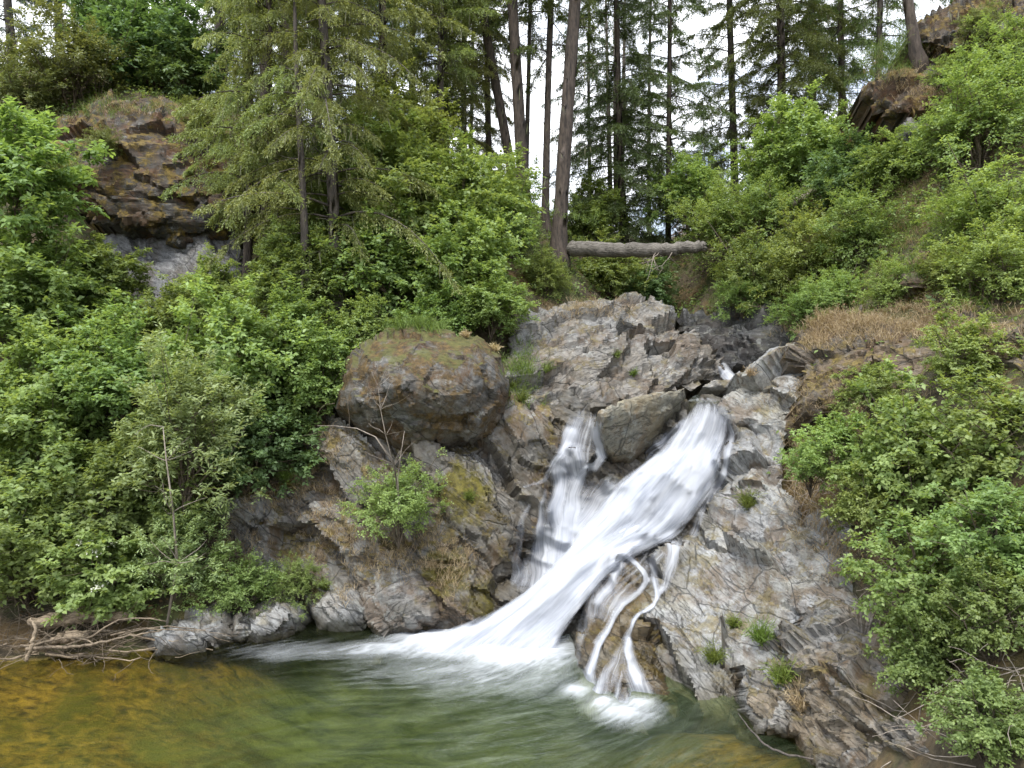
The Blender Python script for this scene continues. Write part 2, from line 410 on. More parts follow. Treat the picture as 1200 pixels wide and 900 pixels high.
# ------------------------------------------------------------------ plants table:  px, py of crown centre, radius px, depth, kind, label
# kinds:  B broad leaf, S small leaf, W willow like, N near shrub with detailed leaves
SHRUBS = [
 (40, 650, 85, 10.9, 'B', 'bright', 'bright leafy shrub at the left edge just above the tangle of driftwood'),
 (128, 648, 62, 10.6, 'F', 'bright', 'low shrub with small white blossom clusters above the pale driftwood log'),
 (55, 545, 88, 11.6, 'B', 'mid', 'green broad leaved shrub at the left edge, directly above the shrub over the driftwood'),
 (150, 560, 75, 11.4, 'B', 'mid', 'broad leaved bank shrub between the left edge and the pale grey-green willow'),
 (216, 500, 72, 11.0, 'W', 'grey', 'tall pale grey-green willow with narrow leaves and thin white stem on left bank'),
 (206, 610, 50, 10.9, 'W', 'grey', 'low skirt of pale grey-green willow leaves near the thin white stem by the shore'),
 (55, 445, 85, 12.3, 'B', 'bright', 'light green shrub at the left edge, halfway up the picture'),
 (145, 440, 72, 12.3, 'B', 'mid', 'green shrub with some brownish sprays left of the willow top'),
 (285, 435, 74, 12.6, 'B', 'bright', 'rounded fresh green shrub right of the pale willow, left of the mossy boulder'),
 (345, 405, 66, 13.2, 'B', 'mid', 'mid green shrub with a few orange leaves under the drooping fir branches'),
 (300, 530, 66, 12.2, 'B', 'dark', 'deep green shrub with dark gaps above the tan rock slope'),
 (382, 455, 50, 12.9, 'B', 'bright', 'narrow green shrub touching the left side of the mossy boulder'),
 (120, 395, 68, 13.0, 'B', 'bright', 'bright shrub below the grey lower face of the left cliff'),
 (45, 350, 80, 13.4, 'B', 'mid', 'large leaved shrub at the left edge below the mossy brown cliff'),
 (25, 215, 72, 13.8, 'L', 'mid', 'big leaved tree-like shrub reaching in from the left edge over the brown cliff'),
 (15, 300, 70, 13.5, 'L', 'bright', 'layered big leaved branches at the left edge, lower left of the cliff'),
 (120, 315, 42, 14.2, 'L', 'mid', 'small layered shrub hiding the dark left foot of the cliff'),
 (210, 385, 48, 14.3, 'B', 'bright', 'light green shrub at the foot of the grey cliff face'),
 (282, 662, 46, 11.0, 'S', 'mid', 'low bushy shrub growing over the pale waterline rocks'),
 (348, 645, 27, 11.2, 'S', 'bright', 'small upright bush in a hollow of the tan rock slope'),
 (467, 585, 50, 10.9, 'S', 'bright', 'round light green bush on the rock slope below the mossy boulder'),
 (85, 78, 58, 19.0, 'S', 'olive', 'rounded olive green shrub on top of the left cliff'),
 (25, 105, 50, 18.6, 'S', 'olive', 'olive shrub at the left edge beside the rounded one on the cliff top'),
 (120, 168, 20, 16.0, 'S', 'olive', 'little olive bush growing out of the mossy brown cliff'),
 (232, 140, 24, 16.6, 'S', 'olive', 'olive bush hanging over the right shoulder of the brown cliff'),
 (72, 205, 26, 16.0, 'S', 'mid', 'small bush at the left flank of the brown cliff'),
 (1120, 84, 26, 14.2, 'S', 'mid', 'small green bush between the two brown outcrops, upper right'),
 (1150, 30, 24, 14.4, 'S', 'olive', 'small olive bush clinging to the top right rock ledge'),
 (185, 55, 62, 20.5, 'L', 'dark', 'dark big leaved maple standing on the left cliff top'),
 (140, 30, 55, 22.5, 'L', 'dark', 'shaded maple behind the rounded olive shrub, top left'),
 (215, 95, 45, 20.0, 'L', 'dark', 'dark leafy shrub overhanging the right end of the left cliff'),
 (430, 190, 56, 16.4, 'B', 'bright', 'light maple spray showing between the olive firs, upper left of centre'),
 (475, 155, 54, 17.4, 'B', 'yellow', 'yellow-green maple top above the fresh green maple'),
 (352, 262, 46, 15.0, 'B', 'bright', 'bright leafy shrub in front of the trunks of the olive firs'),
 (590, 235, 40, 18.2, 'B', 'bright', 'light leafy sapling touching the feet of the leaning trunks'),
 (640, 335, 24, 16.4, 'S', 'yellow', 'small yellow-green bush below the foot of the thickest trunk'),
 (480, 240, 78, 15.8, 'B', 'bright', 'fresh green maple left of the leaning trunks, biggest of the middle thicket'),
 (545, 215, 66, 16.8, 'B', 'bright', 'light green maple crown just left of the group of tall trunks'),
 (548, 305, 64, 15.2, 'B', 'bright', 'bright maple behind and above the mossy boulder'),
 (455, 325, 70, 14.8, 'B', 'mid', 'leafy shrub right of the fir with the drooping olive branches'),
 (575, 352, 42, 14.2, 'B', 'bright', 'bright small leafed bush behind the right shoulder of the mossy boulder'),
 (500, 365, 44, 13.9, 'B', 'mid', 'green bush right behind the top of the mossy boulder'),
 (430, 385, 42, 13.6, 'B', 'bright', 'green bush behind the left shoulder of the mossy boulder'),
 (425, 265, 55, 16.2, 'B', 'mid', 'shaded leafy shrub between the two olive firs'),
 (340, 330, 52, 14.2, 'B', 'mid', 'shrub growing against the foot of the fir trunk'),
 (250, 330, 42, 14.8, 'B', 'bright', 'shrub beside the right edge of the grey cliff face'),
 (600, 275, 34, 17.0, 'S', 'bright', 'small bush at the feet of the tall leaning trunks'),
 (632, 300, 28, 16.5, 'S', 'mid', 'little green bush left of the thick leaning trunk'),
 (695, 250, 42, 21.0, 'B', 'yellow', 'sunny yellow-green shrub right behind the thick leaning trunk'),
 (712, 325, 40, 18.8, 'B', 'bright', 'green shrub under the left half of the fallen log bridge'),
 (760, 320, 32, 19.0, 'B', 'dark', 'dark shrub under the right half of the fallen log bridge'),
 (805, 222, 42, 20.5, 'B', 'bright', 'vivid green round shrub above the right end of the log bridge'),
 (842, 262, 46, 18.2, 'S', 'bright', 'leafy shrub beside the right end of the log bridge'),
 (885, 300, 52, 16.2, 'S', 'mid', 'green shrub overhanging the dark creek rock'),
 (905, 245, 50, 17.4, 'S', 'mid', 'green shrub below the two slanting dead logs on the right hillside'),
 (955, 300, 54, 14.8, 'S', 'yellow', 'light yellowish shrub in the middle of the right hillside'),
 (950, 170, 54, 18.0, 'B', 'bright', 'light green shrub left below the brown outcrop on the right hillside'),
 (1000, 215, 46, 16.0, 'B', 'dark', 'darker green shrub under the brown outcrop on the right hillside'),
 (1012, 270, 48, 14.0, 'S', 'mid', 'green shrub left of the pale grassy strip on the right hillside'),
 (905, 190, 46, 19.0, 'B', 'bright', 'fresh green shrub under the dense dark fir right of centre'),
 (945, 355, 36, 14.0, 'S', 'mid', 'shrub hanging over the bank above the dry grass ledge'),
 (1150, 115, 66, 12.8, 'S', 'bright', 'green hillside shrub near the right edge, below the top outcrop'),
 (1165, 215, 66, 11.2, 'S', 'yellow', 'yellow-green shrub at the right edge, second below the top outcrop'),
 (1170, 305, 60, 10.2, 'S', 'yellow', 'yellow-green shrub at the right edge just above the dry ledge'),
 (1185, 45, 50, 13.6, 'S', 'mid', 'shrub in the top right corner of the hillside'),
 (1105, 300, 34, 11.2, 'S', 'yellow', 'small yellow-green shrub left of the one above the dry ledge'),
 (1110, 130, 40, 13.6, 'S', 'mid', 'green shrub right beside the brown outcrop on the hillside'),
 (1045, 345, 34, 11.9, 'S', 'yellow', 'low yellow-green shrub on the slope right above the dry grass ledge'),
 (985, 330, 36, 13.2, 'S', 'bright', 'bright small shrub above the left end of the dry grass ledge'),
 (870, 345, 30, 15.9, 'S', 'mid', 'shrub drooping over the top of the dark creek rock'),
 (1050, 190, 40, 14.6, 'B', 'mid', 'broad leaved shrub under the small grey ledge on the right hillside'),
 (1130, 250, 32, 12.0, 'S', 'yellow', 'yellow-green shrub in the middle of the right half of the hillside'),
 (95, 300, 36, 14.4, 'L', 'bright', 'layered big leaved spray hanging in front of the lower cliff'),
 (1010, 590, 42, 8.6, 'N', 'yellow', 'thin light bush growing over the rust coloured earth beside the rock wall'),
 (1130, 440, 46, 9.0, 'N', 'yellow', 'light bush touching the dry ledge, topmost of the right foreground clump'),
 (1020, 455, 36, 9.8, 'N', 'bright', 'small bush under the dry grass ledge, top left of the foreground clump'),
 (1070, 505, 82, 8.6, 'N', 'bright', 'large fresh green bush right of the waterfall, foremost upper left of its clump'),
 (1165, 520, 82, 7.8, 'N', 'bright', 'large green bush at the right edge below the dry ledge'),
 (990, 520, 48, 9.4, 'N', 'yellow', 'lighter bush overhanging the pale rock wall beside the falls'),
 (950, 545, 30, 10.0, 'N', 'bright', 'thin yellowish bush on the bare earth right beside the pale rock wall'),
 (1095, 630, 76, 7.2, 'N', 'bright', 'leafy bush in the middle of the right foreground clump'),
 (1175, 655, 76, 6.6, 'N', 'mid', 'deep green bush at the right edge in the foreground clump'),
 (1085, 715, 56, 6.7, 'N', 'mid', 'darker leafy bush above the lower right rocks'),
 (1165, 745, 58, 6.1, 'N', 'mid', 'green bush above the dead twigs in the lower right'),
 (1160, 835, 58, 5.5, 'N', 'mid', 'lowest leafy plant in the bottom right corner'),
]

# trees: base px, py, depth, top px offset at row 0, trunk width px, height m, crown start (m above base), kind, material, label
TREES = [
 (655, 290, 17.5, 676, 18, 21, 6.5, 'bare', 'olive', 'thickest bare trunk, leaning right, at the left end of the log bridge'),
 (613, 250, 19.0, 601, 15, 22, 5.5, 'bare', 'mid', 'straight dark trunk, second left of the thickest one'),
 (606, 228, 20.0, 563, 12, 21, 5.0, 'bare', 'mid', 'slim trunk leaning left at the head of the middle group'),
 (618, 245, 22.0, 620, 6, 18, 5.0, 'bare', 'dark', 'thinnest straight trunk in the middle group of tall trees'),
 (640, 265, 19.5, 648, 9, 20, 4.5, 'bare', 'mid', 'slender trunk between the thickest one and the middle group'),
 (572, 240, 23.0, 570, 8, 20, 4.5, 'bare', 'dark', 'slim background trunk half hidden behind the left-leaning one'),
 (513, 250, 19.0, 514, 9, 20, 3.2, 'sparse', 'olive', 'lichen hung fir behind the fresh green maple'),
 (785, 290, 22.0, 783, 7, 19, .8, 'sparse', 'dark', 'tall thin dark fir with short bare twigs behind the log bridge'),
 (735, 300, 21.0, 722, 10, 13, .3, 'dense', 'dark', 'dense dark drooping cedar behind the log bridge'),
 (860, 240, 24.0, 856, 9, 20, 1.2, 'sparse', 'dark', 'dark fir with thin layered branches left of the dense fir'),
 (915, 210, 21.5, 912, 11, 17, .8, 'dense', 'mid', 'broad dense fir at the top of the right hillside'),
 (1078, 72, 15.5, 1066, 12, 17, 5.0, 'bare', 'mid', 'bare trunk rooted on the brown outcrop, upper right'),
 (1030, 120, 22.0, 1034, 7, 17, .8, 'sparse', 'mid', 'thin fir behind the upper right outcrop'),
 (985, 140, 24.0, 985, 8, 17, .6, 'sparse', 'dark', 'fir between the dense one and the upper right outcrop'),
 (336, 215, 17.5, 336, 21, 22, 3.9, 'sparse', 'olive', 'thick dark fir trunk above the olive boughs, top left'),
 (374, 190, 19.0, 371, 12, 20, 2.5, 'sparse', 'olive', 'slimmer fir trunk right of the thick dark one, top left'),
 (262, 130, 22.0, 260, 13, 20, 3.2, 'sparse', 'mid', 'grey fir trunk standing against the sky, left of the thick dark one'),
 (310, 150, 20.5, 306, 11, 19, 2.2, 'sparse', 'dark', 'dark trunk just left of the thick fir trunk'),
 (393, 360, 14.6, 376, 15, 13, 1.3, 'droop', 'olive', 'fir with a bare lower trunk and drooping olive boughs'),
 (312, 350, 15.4, 312, 12, 10.0, 1.5, 'droop', 'olive', 'young olive fir with long drooping boughs beside the cliff'),
 (455, 300, 17.6, 450, 12, 17, 3.0, 'sparse', 'olive', 'olive fir behind the fresh green maple, left of centre'),
 (15, 90, 24.0, 8, 10, 15, .5, 'sparse', 'blue', 'pale grey-green fir in the top left corner'),
 (70, 70, 26.0, 66, 9, 15, .5, 'sparse', 'blue', 'pale fir behind the olive cliff-top shrub'),
 (420, 240, 24.0, 421, 9, 18, .8, 'dense', 'mid', 'background fir filling the gap left of the maples'),
 (545, 235, 27.0, 546, 8, 18, 2.5, 'sparse', 'blue', 'bluish background fir left of the middle trunks'),
 (210, 120, 26.0, 212, 9, 17, 1.0, 'sparse', 'mid', 'background fir above the left cliff'),
 (480, 240, 25.0, 482, 9, 18, .8, 'sparse', 'mid', 'background fir right above the olive fir, left of centre'),
 (825, 255, 55.0, 823, 3.5, 8.6, .2, 'dense', 'blue', 'far pointed bluish fir left of the layered dark fir'),
 (808, 262, 60.0, 808, 3, 7.0, .2, 'dense', 'rust', 'far rusty brown conifer above the vivid round shrub'),
 (840, 260, 50.0, 838, 3, 7.0, .2, 'dense', 'blue', 'small far fir just right of the pointed bluish one'),
 (355, 372, 14.2, 349, 11, 7.5, 1.6, 'droop', 'olive', 'smaller olive fir left of the bare lower trunk, over the leafy shrubs'),
 (292, 335, 15.9, 290, 10, 8.5, 2.2, 'droop', 'olive', 'olive fir leaning over the right end of the brown cliff'),
 (525, 240, 21.0, 522, 10, 18, 1.0, 'dense', 'olive', 'olive green fir behind the light green maple crown'),
 (290, 150, 28.0, 288, 11, 18, .5, 'dense', 'dark', 'dense dark background fir above the right end of the cliff'),
 (950, 180, 27.0, 950, 10, 17, .5, 'dense', 'mid', 'dense fir just right of the broad dense one'),
 (552, 240, 30.0, 553, 5, 18, 1.5, 'sparse', 'blue', 'pale slim background fir just right of the bluish one, left of the middle trunks'),
 (762, 275, 29.0, 762, 5, 17, .8, 'sparse', 'blue', 'slim bluish fir between the dark cedar and the tall thin dark fir'),
 (690, 262, 30.0, 692, 5, 15, 2.5, 'sparse', 'blue', 'pale background fir right of the thickest trunk'),
]

# ------------------------------------------------------------------ ground (one sheet)
def ctrl_points():
    c = []
    def g(px, py, D, dz=0.):
        p = P(px, py, D); c.append((p[0], p[1], p[2] + dz))
    def w(x, y, z): c.append((x, y, z))
    # pool bed
    for x, y, z in [(-12, 7, -.25), (-9, 8.3, -.25), (-5, 6, -.35), (-5.5, 4, -.35), (-3, 8.5, -.8), (-1, 9.5, -1.1), (0, 7, -1.2), (1, 8, -.9), (-6, 9.3, -.3),
                    (2, 6, -.7), (1, 4, -.8), (-2, 4, -.5), (-3.2, 6.2, -.68), (-2.4, 5.4, -.72), (2.5, 8.1, -.1), (2.1, 8.6, -.12), (3.0, 7.0, -.25), (-4, 10.6, -.5), (-1.5, 10.7, -.8), (.4, 9.9, -.8), (3.0, 4.5, -.3)]:
        w(x, y, z)
    # left shore and bank
    g(0, 770, 10.0); g(90, 765, 10.15); g(180, 745, 10.9); g(0, 715, 10.4); g(120, 715, 10.5); g(-300, 700, 12)
    g(100, 690, 11.0); g(200, 690, 11.4)
    g(300, 705, 12.4, -.25); g(400, 700, 12.6, -.3)
    # beneath the left rocks (kept behind their faces)
    g(450, 700, 12.4, -.4); g(350, 620, 13.0, -.3); g(450, 560, 13.0, -.3); g(550, 600, 13.0, -.4); g(600, 520, 13.6, -.5); g(480, 430, 13.6)
    g(620, 640, 13, -.5); g(640, 480, 14.2, -.6); g(700, 430, 14.8, -.6); g(740, 390, 16.0, -.6); g(800, 420, 15.5, -.6)
    g(720, 580, 13.6, -.6); g(800, 520, 14.2, -.6); g(700, 700, 12.2, -.6)
    # creek above the falls
    g(835, 462, 14.2, -.35); g(850, 440, 15.6, -.3); g(845, 430, 17.2, -.3); g(800, 400, 19.5, 0); g(770, 370, 22, 0); g(740, 330, 26, 0)
    # middle terrace
    g(500, 388, 14.3); g(600, 345, 15.5); g(640, 310, 16.9); g(680, 340, 17.6); g(590, 255, 19.5); g(640, 262, 20)
    g(655, 300, 17.3); g(600, 245, 24); g(690, 300, 20.5); g(700, 280, 24)
    # left cliff : foot and top
    g(60, 380, 16.5); g(200, 365, 16.6); g(270, 340, 16.5)
    g(60, 140, 18.2); g(150, 118, 18.4); g(240, 135, 18.4); g(300, 220, 17.6); g(350, 240, 17.8)
    g(60, 110, 20); g(200, 110, 21); g(0, 90, 26); g(300, 140, 24); g(450, 220, 24)
    w(-24, 16, 9); w(-24, 28, 13); w(-12, 34, 13); w(0, 34, 9); w(6, 34, 6.5)
    # right side
    g(930, 440, 13.2, -.3); g(880, 520, 13.0, -.5); g(900, 620, 11.8, -.4); g(860, 720, 11.2, -.5); g(950, 720, 10.2, -.4)
    g(900, 800, 9.6, -.4); g(1000, 850, 8.3, -.5)
    g(960, 520, 10.8); g(1000, 640, 8.9, -.1); g(1060, 760, 7.3, -.15); g(1100, 830, 6.3); g(1200, 880, 5.1); g(1200, 640, 6.6)
    g(1050, 480, 9.6); g(1200, 470, 7.8)
    g(960, 400, 11.9, .0); g(1060, 400, 10.4); g(1200, 400, 8.9); g(1300, 500, 6.8)
    g(1000, 345, 12.6); g(1120, 340, 11.2); g(1250, 330, 9.6)
    g(900, 355, 15.8); g(850, 320, 17.2); g(980, 250, 15.6); g(1100, 250, 12.8); g(1250, 200, 11.5)
    g(1050, 150, 16.2); g(1120, 120, 15.2); g(1200, 80, 14.2); g(1080, 75, 16.4); g(1200, 0, 16); g(930, 215, 19.0)
    w(16, 18, 13.5); w(18, 8, 8); w(14, 28, 14); w(22, 34, 15); w(10, 4, 3.4); w(6.5, 3.5, 1.6); w(16, 3, 6)
    # plants stand on the ground
    for (px, py, r, D, *_r) in SHRUBS:
        if (r <= 30 and py < 300 and (px < 240 or px > 1110)) or _r[0] in 'N' or (px, py) in ((282, 662), (348, 645), (467, 585)): continue
        p = P(px, py + r * .85, D + .25); c.append(tuple(p))
    for (px, py, D, *_r) in TREES:
        if D < 40: g(px, py, D)
    return np.array(c)


_c = ctrl_points()
_gf = tps(_c[:, :2], _c[:, 2], .0012)
GX0, GX1, GY0, GY1 = -22., 20., 2.5, 32.


def ground_z(x, y, detail=True):
    x = np.asarray(x, float); y = np.asarray(y, float)
    shp = np.broadcast(x, y).shape
    x, y = np.broadcast_to(x, shp).ravel(), np.broadcast_to(y, shp).ravel()
    q = np.c_[np.clip(x, GX0, GX1), np.clip(y, GY0, GY1)]
    z = _gf(q)
    far = np.maximum(0, np.maximum(np.abs(x) - 20, np.maximum(y - 32, 2.5 - y)))
    z = np.clip(z, -1.4, 15)
    z = z * np.exp(-(far / 90) ** 2) + 2 * (1 - np.exp(-(far / 90) ** 2))
    if detail:
        p = np.c_[x, y, z * .7]
        amp = np.clip((z + .2) / 1.2, .25, 1)
        z = z + amp * (.16 * fbm(p * .9, 3, 3) + .09 * fbm(p * 2.6, 3, 9))
    return z.reshape(shp)


def axis(lo, hi, st, far):
    a = list(np.arange(lo, hi + 1e-6, st)); s = st; x = a[-1]; b = a[0]
    while x < far:
        s *= 1.35; x += s; a.append(x)
    s = st
    while b > -far:
        s *= 1.35; b -= s; a.insert(0, b)
    return np.array(a)


gx, gy = axis(-15, 13, .14, 500), axis(3, 27, .14, 500)
X, Y = np.meshgrid(gx, gy)
Z = ground_z(X, Y)
gv = np.stack([X, Y, Z], -1).reshape(-1, 3)
nx, ny = len(gx), len(gy)
ii = (np.arange(ny - 1)[:, None] * nx + np.arange(nx - 1)[None]).ravel()
gfaces = np.stack([ii, ii + 1, ii + nx + 1, ii + nx], -1)


def ground_mat():
    t = NT('forest_ground'); ge = t.n('NewGeometry'); pos = ge.outputs['Position']
    sp = t.n('SeparateXYZ'); t.l(pos, sp.inputs[0])
    n1 = t.noise(pos, 1.2, 5, .6); n2 = t.noise(pos, 9, 6, .7); n3 = t.noise(pos, 40, 5, .7)
    c = t.mix(t.ramp(n2, [(.35, 0.), (.65, 1.)]), (.04, .03, .018), (.125, .098, .058))
    c = t.mix(t.ramp(n1, [(.45, 0.), (.6, .8)]), c, t.mix(n3, (.02, .03, .008), (.10, .12, .025)))
    c = t.mix(t.ramp(t.noise(t.mapping(pos, loc=(4, 2, 9)), 1.0, 5, .6), [(.52, 0.), (.64, .8)]), c, t.mix(n2, (.12, .07, .025), (.30, .2, .09)))
    # pool bed: amber-to-green depth ramp stands in for light the water absorbs
    stn = t.noise(t.mapping(pos, (0, 0, .4), (1, 1.8, 1)), 5., 6, .68, .5)
    amber = t.mix(t.ramp(stn, [(.36, 0.), (.64, 1.)]), (.035, .022, .006), (.36, .225, .038))
    amber = t.mix(t.ramp(n1, [(.42, 0.), (.6, .85)]), amber, (.085, .085, .014))
    deep = t.mix(t.ramp(t.noise(t.mapping(pos, (0, 0, .5), (1, 1.6, 1)), 1.7, 5, .65, .5), [(.38, 0.), (.62, 1.)]), (.028, .045, .013), (.155, .19, .062))
    zz = t.math('ADD', sp.outputs['Z'], t.math('MULTIPLY', t.math('SUBTRACT', n1, .5), .5))
    bed = t.mix(t.ramp(t.math('MULTIPLY', zz, -1.), [(.36, 0.), (1.05, 1.)]), amber, deep)
    c = t.mix(t.ramp(sp.outputs['Z'], [(.0, 0.), (.04, 1.)]), bed, c)
    pr = t.n('BsdfPrincipled'); pr.inputs['Roughness'].default_value = .9
    t.l(c, pr.inputs['Base Color'])
    t.l(t.bump(t.math('ADD', n2, t.math('MULTIPLY', n3, .5)), 1., .08), pr.inputs['Normal'])
    return t.done(pr.outputs[0])


go = obj('ground', make_mesh('ground', gv, gfaces, ground_mat()))
tag(go, 'earth bank, forest floor and amber bed of the pool', 'ground', kind='structure')

ALLV, ALLF, NV = [gv], [gfaces], len(gv)   # for placing things on the surfaces

# ------------------------------------------------------------------ rocks
def inside(pts, poly):
    x, y = pts[:, 0], pts[:, 1]; c = np.zeros(len(pts), bool)
    n = len(poly)
    for i in range(n):
        x1, y1 = poly[i]; x2, y2 = poly[(i + 1) % n]
        m = (y1 > y) != (y2 > y)
        with np.errstate(divide='ignore', invalid='ignore'):
            xi = (x2 - x1) * (y - y1) / (y2 - y1 + 1e-12) + x1
        c ^= m & (x < xi)
    return c


def edge_dist(pts, poly):
    best = np.full(len(pts), 1e9); cp = np.zeros_like(pts)
    n = len(poly)
    for i in range(n):
        a, b = poly[i], poly[(i + 1) % n]
        ab = b - a; tt = np.clip(((pts - a) @ ab) / max(ab @ ab, 1e-9), 0, 1)
        q = a + tt[:, None] * ab; d = np.linalg.norm(pts - q, axis=1)
        m = d < best; best[m] = d[m]; cp[m] = q[m]
    return best, cp


def euler(r):
    return np.array(Matrix.Rotation(r[2], 3, 'Z') @ Matrix.Rotation(r[1], 3, 'Y') @ Matrix.Rotation(r[0], 3, 'X'))


def vnormals(v, f):
    fn = np.cross(v[f[:, 1]] - v[f[:, 0]], v[f[:, 2]] - v[f[:, 0]])
    n = np.zeros_like(v)
    for k in range(f.shape[1]): np.add.at(n, f[:, k], fn)
    return norm(n)


def rock(name, label, cat, poly, ctrl, mat, R=.5, B=None, T=1.2, step=2.5, amp=(.28, .12), cell=(1.1, .38), bed=BL, thin=.4, seed=1, jag=4., lay_amp=1.):
    """solid rock: its outline at its own depth, a rounded and fractured front, sides and a back"""
    B = R if B is None else B
    poly = np.array(poly, float)
    # finer, irregular outline
    pp = []
    for i in range(len(poly)):
        a, b = poly[i], poly[(i + 1) % len(poly)]
        k = max(1, int(np.linalg.norm(b - a) / 9))
        for j in range(k): pp.append(a + (b - a) * j / k)
    pp = np.array(pp)
    q3 = np.c_[pp / 22., np.full(len(pp), seed * 3.7)]
    pp = pp + jag * np.c_[fbm(q3, 3, seed), fbm(q3 + 50, 3, seed + 5)]
    lo, hi = pp.min(0) - step, pp.max(0) + step
    ax, ay = np.arange(lo[0], hi[0] + step, step), np.arange(lo[1], hi[1] + step, step)
    G = np.stack(np.meshgrid(ax, ay), -1).reshape(-1, 2)
    inn = inside(G, pp); d, cp = edge_dist(G, pp)
    w = len(ax); h = len(ay)
    i0 = (np.arange(h - 1)[:, None] * w + np.arange(w - 1)[None]).ravel()
    quads = np.stack([i0, i0 + w, i0 + w + 1, i0 + 1], -1)
    keep = inn[quads].sum(1) >= 2
    quads = quads[keep]
    G2 = np.where(inn[:, None], G, cp); d = np.where(inn, d, 0)
    used = np.unique(quads); remap = np.full(len(G), -1); remap[used] = np.arange(len(used))
    quads = remap[quads]; G2 = G2[used]; d = d[used]
    ctrl = np.array(ctrl, float)
    D0 = tps(ctrl[:, :2], ctrl[:, 2])(G2)
    e = d * D0 / F
    q = np.clip(e / R, 0, 1)
    D = D0 + B * (1 - np.sqrt(np.maximum(0, 1 - (1 - q) ** 2)))
    v = P(G2[:, 0], G2[:, 1], D)
    nrm = vnormals(v, quads)
    if (nrm[:, 1] > 0).mean() > .5: nrm = -nrm; quads = quads[:, ::-1]
    Rm = np.array(frame(bed))
    pr = v @ Rm.T
    pw = pr + .25 * np.stack([fbm(pr * 1.1 + k * 31, 3, seed + k) for k in range(3)], -1)
    s1 = pw / (np.array([1, 1, thin]) * cell[0]); s2 = pw / (np.array([1, 1, thin]) * cell[1])
    lay = np.zeros(len(v))
    for th, am, lat in ((.42, .34, 3.2), (.15, .13, 2.2)):
        kz = np.floor((pw[:, 2] + seed) / th).astype(np.int64)
        kx = np.floor((pw[:, 0] + .6 * pw[:, 1] + .5 * fbm(pr * .9, 2, seed + 21)) / lat).astype(np.int64)
        fr = (pw[:, 2] + seed) / th - kz
        lay += am * amp[0] * (hrand(kz, kx, kz * 0, seed + 4) - .5 + .5 * (fr - .5))
    hgt = amp[0] * facet(s1 * .8, seed * 13 + 1) + amp[1] * .62 * facet(s2 * .72, seed * 13 + 77) + amp[1] * .14 * facet(s2 * 2., seed * 13 + 99) \
        + amp[0] * .5 * fbm(v * .8, 3, seed + 3) + lay * lay_amp
    v = v + nrm * hgt[:, None]
    # back and sides
    nv = len(v)
    bk = v + np.array([0, T, -.5 * T])
    ed = np.concatenate([quads[:, [k, (k + 1) % 4]] for k in range(4)])
    key = np.sort(ed, 1); _, idx, cnt = np.unique(key, axis=0, return_index=True, return_counts=True)
    be = ed[idx[cnt == 1]]
    side = np.stack([be[:, 1], be[:, 0], be[:, 0] + nv, be[:, 1] + nv], -1)
    V = np.concatenate([v, bk]); Fc = np.concatenate([quads, quads[:, ::-1] + nv, side])
    global NV
    ALLV.append(V); ALLF.append(Fc + NV); NV += len(V)
    ctr = V.mean(0)
    me = make_mesh(name, V - ctr, Fc, M[mat], True); me.set_sharp_from_angle(angle=math.radians(26))
    o = obj(name, me, loc=ctr)
    return tag(o, label, cat)


rock('mossy_boulder', 'big rounded brown-grey boulder furred with moss, left of the waterfall', 'boulder',
     [(403, 430), (418, 402), (448, 388), (520, 386), (560, 396), (585, 415), (596, 450), (588, 490), (565, 515), (520, 528), (470, 526), (425, 507), (400, 478)],
     [(500, 460, 10.75), (420, 500, 11.3)], 'boulder', R=1.25, B=1.5, T=1.0, amp=(.08, .085), cell=(.8, .32), thin=.9, lay_amp=.15, seed=2, jag=5, step=2.4, bed=(.3, .3, .8))
rock('rock_slope', 'broad tan fractured rock slope under the mossy boulder, running down to the pool', 'rock',
     [(395, 490), (470, 505), (530, 510), (585, 478), (640, 476), (668, 500), (660, 560), (640, 600), (615, 640), (600, 690), (575, 745), (520, 770), (440, 765), (380, 745), (300, 728), (240, 700), (212, 650), (250, 590), (310, 555), (360, 515)],
     [(400, 510, 12.3), (500, 530, 12.0), (600, 490, 12.4), (650, 520, 12.5), (620, 600, 11.7), (600, 680, 11.0), (540, 730, 10.75), (460, 750, 10.85), (480, 640, 11.2), (400, 600, 11.7), (400, 700, 11.4), (300, 600, 12.3), (250, 680, 11.7), (320, 710, 11.6), (560, 600, 11.5)],
     'slope', R=.35, B=.6, T=.9, amp=(.30, .15), cell=(1.2, .42), thin=.45, seed=3)
rock('tilted_slab', 'dark tilted slab with a pale top edge at the pool, left of the foam', 'rock',
     [(428, 672), (452, 662), (480, 668), (508, 692), (512, 718), (490, 748), (450, 750), (428, 728), (414, 700)],
     [(470, 700, 10.75), (430, 720, 10.9), (500, 735, 10.6), (455, 668, 11.1)], 'upper', R=.35, T=.8, amp=(.12, .08), cell=(.7, .25), seed=5)
rock('rock_outcrop', 'sloping brown-grey rock outcrop above the falls, topped by the pointed crest', 'rock',
     [(588, 425), (610, 385), (650, 366), (700, 356), (745, 346), (778, 362), (806, 374), (826, 412), (844, 434), (846, 450), (826, 456), (800, 460), (765, 470), (712, 480), (690, 474), (655, 484), (615, 492), (588, 470)],
     [(620, 475, 12.75), (700, 462, 13.25), (800, 452, 13.9), (745, 352, 15.8), (600, 410, 14.0), (845, 445, 14.6), (700, 400, 14.4), (810, 390, 14.9), (660, 372, 15.0)],
     'upper', R=.3, B=.35, T=1.0, amp=(.28, .14), cell=(1.1, .4), thin=.4, seed=7, bed=BU)
